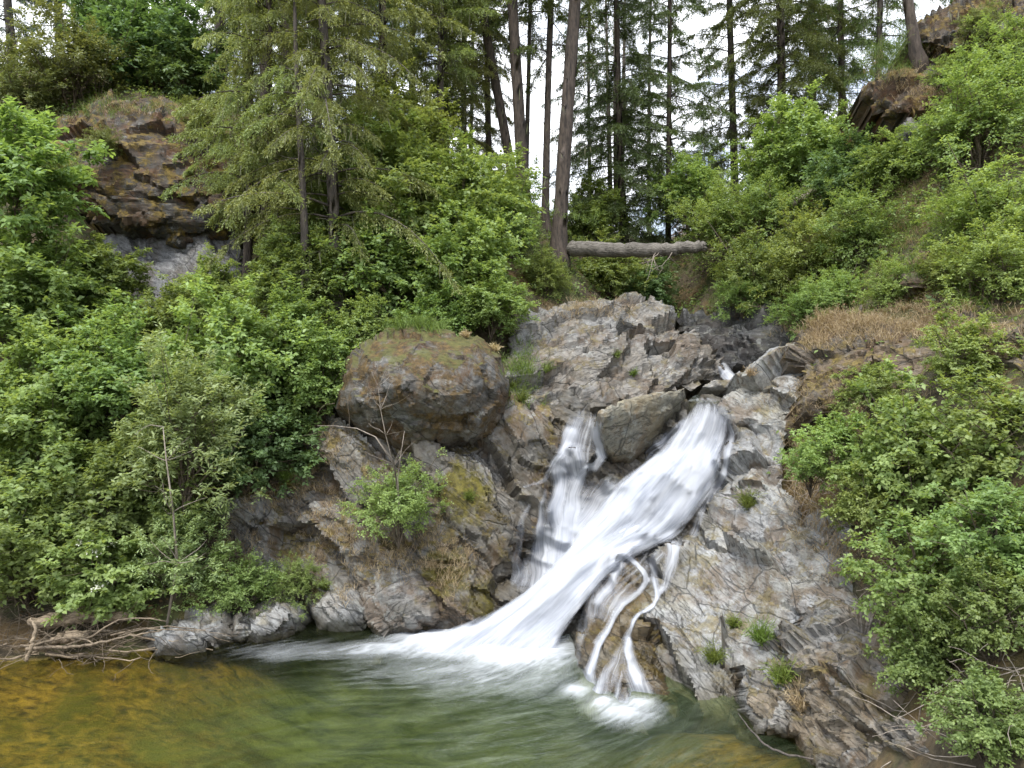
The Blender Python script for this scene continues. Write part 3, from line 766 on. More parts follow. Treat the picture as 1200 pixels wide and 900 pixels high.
rock('wedge_boulder', 'smooth tan wedge boulder sitting between the two branches of the falls', 'boulder',
     [(703, 484), (722, 470), (755, 462), (785, 455), (805, 453), (809, 468), (790, 496), (764, 524), (738, 544), (716, 536), (706, 510)],
     [(740, 500, 12.15), (800, 460, 12.75), (720, 530, 12.1)], 'wedge', R=.35, B=.35, T=.8, amp=(.08, .035), cell=(1.1, .4), seed=9, bed=BU)
rock('streambed_rock', 'wet dark rock bed under the white cascade', 'rock',
     [(636, 470), (668, 460), (704, 462), (760, 500), (810, 470), (850, 476), (872, 520), (868, 580), (830, 640), (790, 700), (720, 740), (690, 790), (600, 790), (560, 760), (590, 690), (600, 620), (625, 560)],
     [(660, 490, 12.8), (700, 490, 12.9), (690, 464, 13.1), (830, 476, 13.2), (860, 520, 12.9), (780, 530, 12.75), (740, 580, 12.3), (690, 640, 11.8), (640, 700, 11.2), (600, 750, 10.95), (650, 560, 12.35), (620, 620, 11.9), (800, 620, 11.9), (740, 680, 11.2), (690, 740, 10.8), (830, 580, 12.2)],
     'wetrock', R=.25, T=.8, amp=(.20, .12), cell=(.8, .35), bed=BD, seed=11)
rock('striped_dome', 'wet brown striped rock dome that splits the right threads of the falls', 'rock',
     [(668, 768), (676, 735), (692, 700), (712, 668), (740, 652), (760, 668), (772, 720), (790, 780), (785, 835), (745, 845), (712, 830), (694, 838), (676, 812), (664, 796)],
     [(730, 672, 10.7), (700, 720, 10.15), (740, 740, 9.75), (735, 815, 8.85), (690, 800, 9.15), (670, 780, 9.6), (780, 800, 9.0), (755, 690, 10.4)],
     'dome', R=.35, T=.9, amp=(.16, .10), cell=(.8, .3), bed=BD, thin=.35, seed=13)
rock('rock_wall', 'pale grey fractured rock wall on the right side of the waterfall', 'rock',
     [(836, 478), (852, 462), (880, 440), (908, 424), (932, 418), (944, 450), (938, 490), (925, 520), (925, 570), (945, 620), (975, 660), (1000, 700), (1015, 760), (1010, 860), (960, 890), (900, 870), (850, 850), (800, 830), (760, 810), (742, 750), (762, 690), (790, 640), (826, 600), (852, 552), (866, 512)],
     [(845, 478, 12.9), (920, 428, 12.4), (862, 560, 11.8), (920, 560, 11.2), (800, 650, 11.1), (800, 800, 9.0), (870, 700, 10.0), (950, 700, 9.3), (980, 870, 7.7), (765, 780, 9.4), (1000, 760, 8.4), (765, 700, 10.3), (890, 830, 8.6), (880, 620, 11.0), (930, 490, 11.8)],
     'right', lay_amp=.55, R=.3, B=.25, T=.9, amp=(.36, .11), cell=(1.15, .5), bed=BR, thin=.45, seed=17)
rock('lower_rock', 'dark layered rock at the bottom right edge of the pool', 'rock',
     [(868, 822), (890, 790), (915, 775), (945, 700), (985, 690), (1035, 735), (1085, 790), (1110, 850), (1125, 930), (980, 935), (940, 900), (890, 855)],
     [(900, 810, 8.2), (960, 720, 8.5), (1000, 800, 7.4), (1050, 860, 6.6), (980, 890, 7.0), (1090, 900, 6.0), (1040, 760, 7.5)],
     'lower', R=.3, B=.4, T=.8, amp=(.2, .13), cell=(.7, .3), bed=BR, thin=.35, seed=19)
rock('shore_boulder', 'pale blunt boulder at the far bottom right waterline below the grass tuft', 'boulder',
     [(866, 830), (884, 800), (906, 782), (926, 796), (932, 830), (926, 862), (890, 862)],
     [(900, 820, 7.95), (900, 850, 7.75), (880, 840, 7.95), (925, 800, 8.0)], 'pale', R=.25, T=.5, amp=(.07, .05), cell=(.5, .2), seed=23)
rock('creek_rock', 'dark wet undercut rock behind the upper creek', 'rock',
     [(780, 372), (830, 362), (900, 366), (938, 390), (930, 430), (890, 446), (866, 444), (850, 432), (835, 430), (815, 408)],
     [(830, 400, 16.0), (900, 400, 14.8), (925, 420, 14.2), (850, 370, 16.4), (880, 440, 14.7)], 'darkrock', R=.4, T=1.2, amp=(.22, .12), cell=(.9, .35), bed=(.4, .2, .85), seed=29)
rock('flat_stone', 'thin flat stone lying at the lip of the upper pool', 'stone',
     [(820, 452), (838, 446), (860, 446), (858, 457), (835, 460)], [(840, 452, 13.6)], 'upper', R=.12, T=.4, amp=(.03, .02), cell=(.3, .15), seed=31, step=2)
rock('cliff', 'overhanging brown mossy cliff in the upper left', 'cliff',
     [(48, 170), (66, 140), (130, 112), (200, 122), (245, 138), (275, 175), (290, 240), (265, 285), (215, 290), (150, 276), (110, 262), (70, 238)],
     [(150, 120, 17.4), (150, 200, 16.1), (150, 270, 15.9), (260, 200, 16.4), (70, 200, 16.6), (240, 280, 16.2), (240, 140, 17.3), (70, 145, 17.3)],
     'cliff', R=.6, B=.5, T=1.8, lay_amp=.5, amp=(.24, .17), cell=(1.0, .36), bed=(.1, .3, 1), thin=.6, seed=37)
rock('cliff_wall', 'smooth pale grey lower face under the mossy cliff', 'cliff',
     [(120, 262), (200, 270), (262, 262), (290, 300), (270, 345), (215, 385), (140, 375), (105, 330)],
     [(150, 290, 16.5), (250, 290, 16.4), (250, 350, 15.9), (130, 360, 16.0)], 'greycliff', R=.4, T=1.2, amp=(.14, .09), cell=(1.3, .5), bed=(.5, .3, .8), seed=41)
rock('brown_outcrop', 'brown mossy outcrop with hanging grass, high on the right hillside', 'rock',
     [(1008, 108), (1026, 88), (1052, 78), (1088, 66), (1112, 74), (1108, 110), (1092, 136), (1062, 142), (1030, 134)],
     [(1050, 110, 15.2), (1100, 100, 14.9), (1030, 120, 15.5), (1080, 75, 15.6)], 'cliff', R=.4, T=1.2, amp=(.2, .14), cell=(.8, .3), bed=(-.3, .2, .9), seed=43)
rock('top_outcrop', 'layered grey-brown rock ledge in the top right corner', 'rock',
     [(1076, 30), (1096, 8), (1140, -12), (1230, -30), (1235, 60), (1190, 42), (1150, 52), (1110, 62), (1085, 56)],
     [(1100, 40, 15.2), (1200, 20, 14.3), (1150, 0, 15.4), (1150, 45, 14.6)], 'cliff', R=.4, T=1.5, amp=(.25, .15), cell=(.9, .32), bed=(-.3, .2, .9), thin=.35, seed=47)
rock('grey_ledge', 'small grey ledge below the brown outcrop on the right hillside', 'rock',
     [(1062, 140), (1090, 134), (1112, 142), (1108, 166), (1080, 172), (1060, 166)], [(1085, 155, 14.6)], 'greycliff', R=.3, T=.8, amp=(.12, .08), cell=(.6, .22), seed=53)
rock('earth_ledge', 'brown earthy ledge with dry grass on top, above the right bushes', 'rock',
     [(928, 420), (940, 392), (962, 376), (1005, 368), (1060, 380), (1130, 372), (1240, 372), (1240, 480), (1130, 472), (1060, 462), (1000, 452), (975, 475), (948, 490), (936, 460)],
     [(950, 430, 11.5), (1000, 400, 11.2), (1000, 440, 10.7), (1100, 440, 9.7), (1200, 440, 8.3), (1200, 385, 8.9), (1060, 385, 10.7), (960, 380, 12.0), (1130, 378, 9.9)],
     'ledge', R=.3, B=.4, T=.9, amp=(.22, .14), cell=(.8, .35), bed=(.1, .2, 1), thin=.6, seed=59)
rock('hillside_rock', 'dark brown rock showing through the slope above the dry ledge', 'rock',
     [(1055, 320), (1080, 300), (1105, 312), (1110, 345), (1090, 362), (1060, 352)], [(1080, 335, 11.3)], 'ledge', R=.35, T=.6, amp=(.14, .1), cell=(.6, .25), seed=61)
rock('waterline_rock', 'largest pale grey rock at the left waterline, in front of the low shrub', 'rock',
     [(174, 745), (198, 718), (225, 706), (262, 706), (288, 722), (288, 752), (250, 772), (205, 778), (180, 768)],
     [(230, 735, 10.2), (220, 768, 9.95), (280, 745, 10.4)], 'pale', R=.5, B=.5, T=.6, amp=(.13, .08), cell=(.8, .4), lay_amp=.5, seed=67, step=2.4)
rock('waterline_rock', 'whiter low rock at the left waterline, right of the largest one', 'rock',
     [(276, 722), (300, 706), (334, 696), (360, 708), (366, 728), (340, 752), (300, 762), (280, 752)],
     [(320, 725, 10.6), (320, 755, 10.35), (360, 725, 10.9)], 'pale', R=.45, B=.5, T=.6, amp=(.11, .07), cell=(.75, .4), lay_amp=.5, seed=71, step=2.4)
rock('waterline_rock', 'small grey rock at the waterline beside the tilted slab', 'rock',
     [(366, 712), (385, 696), (412, 692), (430, 712), (432, 738), (400, 748), (372, 740)],
     [(400, 718, 10.9), (400, 742, 10.75)], 'pale', R=.4, B=.4, T=.6, amp=(.10, .07), cell=(.75, .4), lay_amp=.5, seed=73, step=2.4)
rock('side_rock', 'tan knob of rock right behind the driftwood shrubs, at the top left of the slope', 'rock',
     [(246, 590), (275, 570), (308, 576), (318, 604), (296, 628), (258, 626)], [(282, 600, 11.75)], 'slope', R=.35, T=.6, amp=(.1, .07), cell=(.5, .2), seed=79)

BV = BVHTree.FromPolygons(np.concatenate(ALLV).tolist(), np.concatenate(ALLF).tolist())


def hit(px, py):
    d = Vector(((px - 600) / F, 1, -(py - HZ) / F)); L = d.length
    h = BV.ray_cast(Vector((0, 0, CZ)), d / L)
    return (np.array(h[0]), np.array(h[1])) if h[0] is not None else (P(px, py, 15), np.array([0, 0, 1.]))


def drop(x, y, z0=30):
    h = BV.ray_cast(Vector((x, y, z0)), Vector((0, 0, -1)))
    return h[0].z if h[0] is not None else 0.


# ------------------------------------------------------------------ shrubs
def shrub_mesh(R, h, ncl, Lf, Wf, kind, seed, sprigs=5, per=9, flat=.45):
    r = np.random.default_rng(seed)
    dirs = norm(r.standard_normal((ncl, 3)) * np.array([1, 1, .9]))
    dirs[:, 2] = np.where(dirs[:, 2] < -.85, -dirs[:, 2], dirs[:, 2])
    lump = 1 + 1.05 * fbm(dirs * 2.2 + seed * 3.1, 3, seed)
    rad = lump * (r.random(ncl) ** .42)
    ctr = np.array([0, 0, h * .5])
    pos = ctr + dirs * rad[:, None] * np.array([R, R, h * .55])
    lf = Leaves(); fl = Leaves()
    # sprigs
    n = ncl * sprigs
    cp = np.repeat(pos, sprigs, 0); cd = np.repeat(dirs, sprigs, 0)
    sd = norm(cd * .8 + np.array([0, 0, .25]) + r.standard_normal((n, 3)) * np.array([.75, .75, .45]))
    if kind == 'W': sd = norm(sd * np.array([.6, .6, 1]) + np.array([0, 0, .35]))
    slen = R * (.20 + .16 * r.random(n))
    st = cp - sd * slen[:, None] * .4 + r.standard_normal((n, 3)) * R * .03
    k = np.tile(np.arange(per), n); ss = (k + .5 + r.random(n * per) * .6) / per
    S = np.repeat(st, per, 0); D = np.repeat(sd, per, 0); LL = np.repeat(slen, per)
    p = S + D * (LL * ss)[:, None] + np.array([0, 0, -1.]) * ((ss ** 2) * LL * .18)[:, None]
    side = norm(np.cross(D, np.array([0, 0, 1.]) + r.standard_normal(D.shape) * .25)) * np.where(k % 2, 1, -1)[:, None]
    a = norm(D * (.25 + .6 * ss)[:, None] + side * .9 + r.standard_normal(D.shape) * .3 + np.array([0, 0, -.22]))
    nm = norm(np.array([0, 0, 1.]) + np.repeat(np.repeat(dirs, sprigs, 0), per, 0) * .35 + r.standard_normal(D.shape) * flat)
    sz = .65 + .6 * r.random(len(p))
    cl_t = np.repeat(np.repeat(r.random(ncl), sprigs), per)
    tint = np.clip(.0 + .5 * cl_t + .42 * r.random(len(p)) + .25 * ss, 0, 1)
    lf.add(p, a, nm, Lf * sz, Wf * sz, tint)
    if kind == 'F':
        m = r.choice(np.where(dirs[:, 2] > -.2)[0], 14, replace=False)
        for q in m:
            c = pos[q] + dirs[q] * R * .12 + r.standard_normal((30, 3)) * np.array([.05, .05, .03])
            fl.add(c, r.standard_normal((30, 3)), norm(r.standard_normal((30, 3)) + [0, 0, 1]), .03, .014, .5)
    tb = Tubes()
    nst = 9
    ends = pos[r.choice(ncl, nst, replace=False)]
    main = []
    b = np.array([0, 0, -.3])
    for e in ends:
        tt = np.linspace(0, 1, 10)[:, None]
        mid = b + (e - b) * .5 + np.array([0, 0, .18 * h]) - (e - b) * np.array([.18, .18, 0])
        c = (1 - tt) ** 2 * b + 2 * tt * (1 - tt) * mid + tt ** 2 * e + r.standard_normal((10, 3)) * .025 * R * np.sin(tt * 3.1)
        main.append(tb.add(c, np.linspace(.022, .006, 10) * (R / 1.1) ** .5, 5))
    for q in r.choice(ncl, min(ncl, 90), replace=False):
        m = main[r.integers(nst)]
        j = max(2, np.argmin(((m[:, 0] - pos[q]) ** 2).sum(1)) - 1)
        b = m[j, r.integers(5)]
        e = pos[q]; tt = np.linspace(0, 1, 5)[:, None]
        c = b + (e - b) * tt + np.array([0, 0, -.12]) * np.linalg.norm(e - b) * np.sin(tt * 3.14159) * .6
        c[0] = b
        tb.add(c, np.linspace(.008, .003, 5), 3)
    return lf, tb, (fl if kind == 'F' else None)


SPEC = {  # R, h, clusters, leaf length, half width
 'B': (1.1, 1.9, 380, .088, .026), 'S': (.9, 1.5, 400, .052, .0155), 'W': (.9, 2.0, 330, .085, .014),
 'N': (.75, 1.25, 260, .058, .0185), 'L': (1.2, 2.0, 260, .13, .034), 'F': (.8, 1.3, 230, .085, .026)}
PROTO = {}
for kd, (R, h, ncl, Lf, Wf) in SPEC.items():
    for var in range(1 if kd == 'F' else 3):
        lf, tb, fl = shrub_mesh(R, h, ncl, Lf, Wf, kd, 100 + ord(kd) + var * 7)
        PROTO[kd, var] = (lf.mesh('foliage', M['leaf_mid']), tb.mesh('stems', M['twig']), fl.mesh('blossom', M['blossom']) if fl else None)


def place_shrub(i, px, py, r, D, kd, mt, label, name='shrub'):
    R, h = SPEC[kd][:2]
    sc = (r * D / F) / R
    var = 0 if kd == 'F' else i % 3
    c = P(px, py, D)
    base = c - np.array([0, 0, h * .5 * sc])
    gz = drop(base[0], base[1], c[2] + .3)
    if -.45 < base[2] - gz < .5 and gz < c[2] - .05:
        base[2] = gz - .02
    fm, sm, bm = PROTO[kd, var]
    t = thing(name, label, 'shrub', base, random.uniform(0, 6.28), (sc, sc, sc * random.uniform(.92, 1.1)), 'shrubs on the banks and hillsides')
    fo = obj('foliage', fm, t)
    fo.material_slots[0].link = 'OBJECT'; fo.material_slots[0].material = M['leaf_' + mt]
    obj('stems', sm, t)
    if bm: obj('blossom', bm, t)
    return t, base[2] - gz


for i, row in enumerate(SHRUBS):
    _, gap = place_shrub(i, *row)
    if abs(gap) > .5: print('GAP', row[:4], round(float(gap), 2))

# ------------------------------------------------------------------ conifers
def conifer(h, r0, lean, c0, kind, seed, fine=1.0):
    r = np.random.default_rng(seed)
    n = int(h / .22)
    s = np.linspace(0, 1, n)
    lean = np.asarray(lean)
    tr = np.c_[lean[0] * s + .06 * np.sin(s * 5 + seed), lean[1] * s, h * s]
    tr[0, :2] *= 0
    rad = r0 * (1 - .92 * s) ** .75 * (1 + .55 * np.exp(-s * h / .35)); rad[-1] = .01
    tb = Tubes(); tr0 = np.vstack([tr[0] + [0, 0, -.4], tr]); ring = tb.add(tr0, np.r_[rad[0] * 1.15, rad], 12, rough=.03)
    lf = Leaves(); li = Leaves()
    def start(z, d):
        i = min(n - 1, int(round(z / h * (n - 1)))) + 1
        k = np.argmax((ring[i] - tr0[i]) @ d)
        return ring[i, k]
    dens, Lmax, droop, rise = {'bare': (6, 2.4, .5, .15), 'sparse': (9, 2.25, .5, .12), 'dense': (16, 2.3, .6, .1), 'droop': (11, 2.6, .75, .25)}[kind]
    Lmax *= min(1, h / 12)
    z = c0
    live = []
    while z < h - .25:
        t = (z - c0) / (h - c0)
        z += (1 / dens) * r.uniform(.5, 1.5) * (1 if z < 9 else 2.2)
        prof = (1 - t) ** .75 * (.55 + .45 * min(1, t * 5) if kind != 'droop' else 1)
        if vnoise(np.array([[z * .9, seed * 1.7, .5]]), seed)[0] > (.32 if kind == 'droop' else .55): continue
        live.append((min(z, h - .1), Lmax * prof * r.uniform(.35, 1.2) + .12))
    az = r.uniform(0, 6.28)
    for z, L in live:
        az += 2.4 + r.normal(0, .4)
        d = np.array([math.cos(az), math.sin(az), 0])
        m = 9; ss = np.linspace(0, 1, m)
        sway = r.normal(0, .12)
        perp = np.array([-d[1], d[0], 0])
        c = start(z, d) + d * (ss * L)[:, None] + perp * (sway * ss ** 2 * L)[:, None] + np.array([0, 0, 1.]) * ((rise * ss - droop * ss ** 2 * r.uniform(.5, 1.1)) * L)[:, None]
        tb.add(c, np.linspace(.008 + .008 * L, .003, m), 4)
        nt = max(4, int(L / .062 * fine))
        u = np.sort(r.uniform(.12 if kind != 'bare' else .3, 1, nt))
        tp = np.stack([np.interp(u, ss, c[:, k]) for k in range(3)], -1)
        fw = norm(np.stack([np.interp(u, ss, np.gradient(c[:, k])) for k in range(3)], -1))
        br_t = r.random()
        for sg in (-1, 1, 0):
            tl = (.14 + .42 * (1 - u) * min(1, L / 1.2)) * r.uniform(.6, 1.3, nt)
            td = norm(fw * .75 + (np.cross(fw, [0, 0, 1.]) * sg) * .9 + np.array([0, 0, -.25 if kind != 'droop' else -.42]) + r.standard_normal((nt, 3)) * .24)
            K = 14
            kk = np.tile(np.linspace(.05, 1, K), nt); T = np.repeat(tp, K, 0); TD = np.repeat(td, K, 0); TL = np.repeat(tl, K)
            p = T + TD * (kk * TL)[:, None] + np.array([0, 0, -.3]) * (kk ** 2 * TL)[:, None] + r.standard_normal((len(kk), 3)) * .012
            a = norm(TD + r.standard_normal(p.shape) * .55)
            nm = norm(np.array([0, 0, 1.]) + r.standard_normal(p.shape) * .55)
            tint = np.clip(.0 + .3 * br_t + .2 * np.repeat(r.random(nt), K) + .45 * kk + .2 * r.random(len(p)), 0, 1)
            wd = .0098
            lf.add(p, a, nm, .068 * r.uniform(.6, 1.3, len(p)) / fine ** .5, wd / fine ** .5, tint, .1)
        if r.random() < {'bare': .35, 'sparse': .5, 'dense': .15, 'droop': .7}[kind]:
            q = r.integers(4, 12); j = r.integers(1, m - 1, q)
            li.add(c[j] + r.standard_normal((q, 3)) * .04, np.array([0, 0, -1.]) + r.standard_normal((q, 3)) * .12, r.standard_normal((q, 3)), r.uniform(.12, .55, q), .012, r.random(q), .05)
    # dead twigs on the lower trunk
    z = .7
    while z < min(c0 + 2.5, h * .6):
        z += r.uniform(.10, .4)
        a2 = r.uniform(0, 6.28); L = r.uniform(.25, 1.1)
        d = np.array([math.cos(a2), math.sin(a2), .05])
        c = wiggle(start(z, d), d, L, 5, .12, .06, r)
        tb.add(c, np.linspace(.010, .003, 6), 4)
        if r.random() < .55:
            q = 4; j = r.integers(1, 6, q)
            li.add(c[j], np.array([0, 0, -1.]) + r.standard_normal((q, 3)) * .12, r.standard_normal((q, 3)), r.uniform(.1, .4, q), .012, r.random(q), .05)
    return tb, lf, li


for i, (px, py, D, tx, w, h, c0, kind, mt, label) in enumerate(TREES):
    b = P(px, py, D)
    gz = float(ground_z(b[0], b[1]))
    if D < 40 and abs(gz - b[2]) < .6: b[2] = gz
    if D > 40: b[2] = float(ground_z(b[0], b[1])); h = (CZ + (HZ - {825: 130, 808: 182, 840: 160}[px]) * D / F) - b[2]
    r0 = w * D / F / 2
    rowm = max(.5, (py - 0) * D / F)
    lean = ((tx - px) * D / F / rowm * h, 0) if D < 40 else (0, 0)
    tb, lf, li = conifer(h, r0, lean, c0 if D < 40 else h * .25, kind, 500 + i * 11, 1.0 if D < 23 else (.7 if D < 40 else .45))
    t = thing('conifer', label, 'tree', b, 0, 1, 'conifers behind the falls and on the cliffs')
    obj('trunk', tb.mesh('trunk', M['bark' if i % 3 or i == 0 else 'barkgrey']), t)
    obj('crown', lf.mesh('crown', M['needle_' + mt]), t)
    if li.v:
        lo_ = obj('lichen', li.mesh('lichen', M['lichen']), t); lo_['kind'] = 'stuff'

# ------------------------------------------------------------------ log bridge, dead wood
def log_thing(name, label, cat, pts, rad, mat, k=14, rough=.05, extra=None, n=24):
    pts = np.array(pts, float)
    s = np.linspace(0, 1, len(pts)); q = np.linspace(0, 1, n)
    c = np.stack([np.interp(q, s, pts[:, j]) for j in range(3)], -1) + .015 * rng.standard_normal((n, 3)) * (1 if k > 6 else .5)
    rr = np.interp(q, np.linspace(0, 1, len(rad)), rad)
    ctr = c.mean(0)
    tb = Tubes(); tb.add(c - ctr, rr, k, rough=rough)
    t = thing(name, label, cat, ctr)
    obj('stem', tb.mesh('stem', M[mat]), t)
    if extra:
        e = Tubes()
        for cc, r_ in extra: e.add(np.asarray(cc) - ctr, r_, 5, cap=False)
        obj('branches', e.mesh('branches', M['deadwood']), t)
    return t


bp = P(668, 291, 17.4); bq = P(822, 290, 16.2)
lt = log_thing('log_bridge', 'grey weathered log lying across the gorge below the tall trunks', 'log', [bp, bp + (bq - bp) * .35 + [0, 0, -.05], bp + (bq - bp) * .7 + [0, 0, -.05], bq + [0, 0, .03], bq + (bq - bp) * .03], [.185, .175, .16, .14, .11, .04], 'greywood', rough=.05, n=40)
lc = np.array(lt.location)
for k in range(4):
    s_ = rng.uniform(.5, 1.); p = bp + (bq - bp) * s_ + np.array([0, -.1, -.1]) - lc
    d = np.array([rng.uniform(-.5, .5), rng.uniform(-1, -.1), rng.uniform(-1., -.2)])
    tb = Tubes(); L = rng.uniform(.4, 1.0)
    rg = tb.add(wiggle(p, d, L, 9, .26, .12), np.linspace(.012, .003, 10), 4)
    for j in range(3):
        tb.add(wiggle(rg[rng.integers(2, 8), 0], rng.standard_normal(3) + [0, 0, -.5], .4, 5, .3, .1), np.linspace(.006, .002, 6), 3)
    obj('branch', tb.mesh('branch', M['deadwood']), lt)
for a, b, r_, lb in (((1046 - 120, 232, 17.2), (953, 214, 17.6), .06, 'thinner of two slanting dead logs on the right hillside'),
                     ((928, 240, 16.9), (955, 222, 17.2), .09, 'thicker pale dead log slanting on the right hillside')):
    log_thing('dead_log', lb, 'log', [P(*a), P(*b)], [r_, r_ * .8], 'deadwood', 8, n=8)

# snag tops above the cedar
for (x0, x1, lb) in ((716, 709, 'left bare snag pole above the dark cedar'), (722, 720, 'middle bare snag pole above the dark cedar'), (728, 733, 'right bare snag pole above the dark cedar')):
    b = P(x0, 262, 25); tpt = P(x1, -40, 25)
    tb = Tubes(); tb.add(np.array([b * 0, (tpt - b) * .5, tpt - b]), [.09, .07, .03], 7)
    t = thing('snag', lb, 'dead tree', b)
    obj('trunk', tb.mesh('trunk', M['barkgrey']), t)

# dead sapling on the rock slope
b, _ = hit(474, 632)
tb = Tubes()
def up(px, py, D): return P(px, py, D) - b
Ds = min(b[1] - .15, 10.45)
main = np.array([[0, 0, -.1], up(468, 590, Ds), up(462, 545, Ds), up(452, 510, Ds), up(446, 480, Ds), up(443, 452, Ds)])
mr = tb.add(main, [.02, .017, .013, .009, .006, .003], 6)
tb.add(np.array([mr[1, 0], up(466, 560, Ds + .1), up(470, 530, Ds + .1), up(474, 505, Ds + .1)]), [.011, .008, .006, .003], 5)
tb.add(np.array([mr[2, 3], up(440, 512, Ds), up(418, 502, Ds), up(392, 499, Ds), up(372, 499, Ds)]), [.010, .009, .007, .005, .003], 5)
for k in range(26):
    p = mr[rng.integers(2, 6), rng.integers(6)]
    c = wiggle(p, [rng.normal(), rng.normal(), .9], rng.uniform(.2, .5), 5, .12); tb.add(c, np.linspace(.004, .0015, 6), 3)
t = thing('dead_sapling', 'bare pale dead sapling rising out of the round bush on the rock slope', 'dead tree', b)
obj('stem', tb.mesh('stem', M['deadwood']), t)

# white willow stem
b, _ = hit(212, 712)
b[1] = min(b[1], 10.35)
tb = Tubes(); mr = tb.add(np.array([[0, 0, -.1], P(208, 660, b[1]) - b, P(203, 600, b[1] - .1) - b, P(195, 540, b[1] - .15) - b, P(191, 500, b[1] - .1) - b]), [.02, .018, .014, .010, .006], 7)
for k in range(14):
    p = mr[rng.integers(1, 5), rng.integers(7)]
    tb.add(wiggle(p, [rng.normal(), rng.normal(), .7], .5, 5, .15), np.linspace(.008, .002, 6), 4)
t = thing('pale_stem', 'thin white bare stem standing in front of the willow at the shore', 'sapling', b)
obj('stem', tb.mesh('stem', M['deadwood']), t)

# driftwood at the left shore
log_thing('driftwood_log', 'pale barkless driftwood log at the left shore, under the blossoming shrub', 'log', [hit(x_, y_)[0] + np.array([0, -.28, .10]) for x_, y_ in ((50, 730), (110, 721), (172, 720))], [.05, .10, .115, .11, .09, .04], 'palewood', 14, rough=.12, n=20)
log_thing('driftwood_log', 'short cut driftwood stub in front of the pale driftwood log', 'log', [hit(x_, y_)[0] + np.array([0, -.30, .08]) for x_, y_ in ((76, 748), (120, 741))], [.05, .075, .08, .05], 'palewood', 12, rough=.12, n=12)
log_thing('driftwood_branch', 'long thin branch reaching from the driftwood to the waterline rocks', 'branch', [P(30, 760, 9.7), P(90, 758, 9.7), P(140, 748, 9.75), P(190, 738, 9.95)], [.025, .02, .015, .008], 'driftwood', 6)
log_thing('driftwood_branch', 'forked upright root end at the left end of the driftwood', 'branch', [P(30, 775, 9.5), P(38, 755, 9.5), P(42, 735, 9.55), P(34, 725, 9.6)], [.03, .025, .02, .01], 'palewood', 6)
for k in range(18):
    x0 = rng.uniform(-30, 140); y0 = rng.uniform(738, 772)
    D = 9.75 + (772 - y0) * .010 + rng.uniform(-.1, .1)
    L = rng.uniform(.6, 2.0)
    p = P(x0, y0, D); p[2] = max(.03, p[2])
    ang = rng.normal(0, .5)
    c = wiggle(p, [math.cos(ang) * rng.choice([-1, 1]), math.sin(ang) * .6, rng.normal(.05, .1)], L, 9, .16)
    c[:, 2] = np.maximum(c[:, 2], .02)
    tb = Tubes(); ctr = c.mean(0); r_ = rng.uniform(.008, .022)
    rg = tb.add(c - ctr, np.linspace(r_, r_ * .4, 10), 6, rough=.05)
    for j in range(rng.integers(1, 4)):
        tb.add(wiggle(rg[rng.integers(2, 8), rng.integers(6)], rng.standard_normal(3) * [1, 1, .6], rng.uniform(.2, .6), 5, .25), np.linspace(r_ * .4, .003, 6), 4)
    o = obj('driftwood_stick', tb.mesh('driftwood_stick', M['driftwood' if k % 3 else 'palewood']), loc=ctr)
    tag(o, 'thin bare driftwood stick tangled in the pile on the left shore', 'stick', 'sticks in the driftwood pile')
# fine dead twigs: uncountable
def twig_mass(name, label, samples, n, L, mat, droop=.05, up=.3, dirv=None, rad=.006):
    tb = Tubes()
    for k in range(n):
        cx, cy, rx, ry, off = samples[rng.integers(len(samples))]
        p, _ = hit(cx + rng.normal() * rx, cy + rng.normal() * ry)
        p = p + np.array([0, -off * rng.random(), .03])
        d = rng.standard_normal(3) * [1, .7, .5] + [0, 0, up] if dirv is None else np.array(dirv) + rng.standard_normal(3) * .45
        c = wiggle(p, d, L * rng.uniform(.5, 1.3), 6, .22, droop)
        c[:, 2] = np.maximum(c[:, 2], .01)
        tb.add(c, np.linspace(rad, rad * .4, 7), 3, cap=False)
    o = obj(name, tb.mesh(name, M[mat])); tag(o, label, 'twigs', kind='stuff')
    return o


twig_mass('twig_debris', 'mat of fine dead twigs and roots around the driftwood pile', [(40, 750, 45, 14, .3), (110, 745, 40, 12, .3), (30, 690, 35, 18, .2), (20, 640, 30, 30, .5)], 420, .7, 'driftwood', .03, .1)
twig_mass('dead_twigs', 'grey dead twigs hanging on the bank below the right bushes', [(1000, 620, 30, 30, .3), (1060, 690, 40, 25, .3), (1140, 790, 40, 20, .3), (960, 590, 16, 20, .2), (1130, 850, 40, 25, .3)], 300, .55, 'deadwood', .08, -.2)
twig_mass('bank_roots', 'roots and dry stems hanging from the earthy banks', [(950, 450, 12, 20, .15), (860, 345, 30, 12, .2), (800, 345, 20, 10, .2), (320, 560, 30, 18, .3), (370, 500, 18, 18, .3), (240, 640, 25, 30, .3)], 240, .5, 'driftwood', .12, -.3)
log_thing('bottom_branch', 'thin dead branch lying on the water at the bottom right', 'branch', [P(865, 838, 8.15), P(890, 868, 7.5), P(920, 884, 7.2), P(985, 893, 7.1)], [.006, .011, .012, .006], 'barkgrey', 6)

# ------------------------------------------------------------------ grass and ground cover
def blades(lf, p, n, L, W, spread, r, lean=.5, tint0=0., down=0.):
    c = np.repeat(p, n, 0) + r.standard_normal((len(p) * n, 3)) * np.array([spread, spread, 0])
    d = norm(np.array([0, 0, 1. - down]) + r.standard_normal(c.shape) * lean * np.array([1, 1, .3]))
    l1 = L * r.uniform(.5, 1.2, len(c))
    t = np.clip(tint0 + r.random(len(c)), 0, 1)
    nm = norm(r.standard_normal(c.shape) + [0, -.3, 0])
    lf.add(c, d, nm, l1, W, t, .05)
    tip = c + d * (l1 * .85)[:, None]
    lf.add(tip, d + np.array([0, 0, -.7]) + r.standard_normal(c.shape) * .3, nm, l1 * .5, W * .7, t, .05)


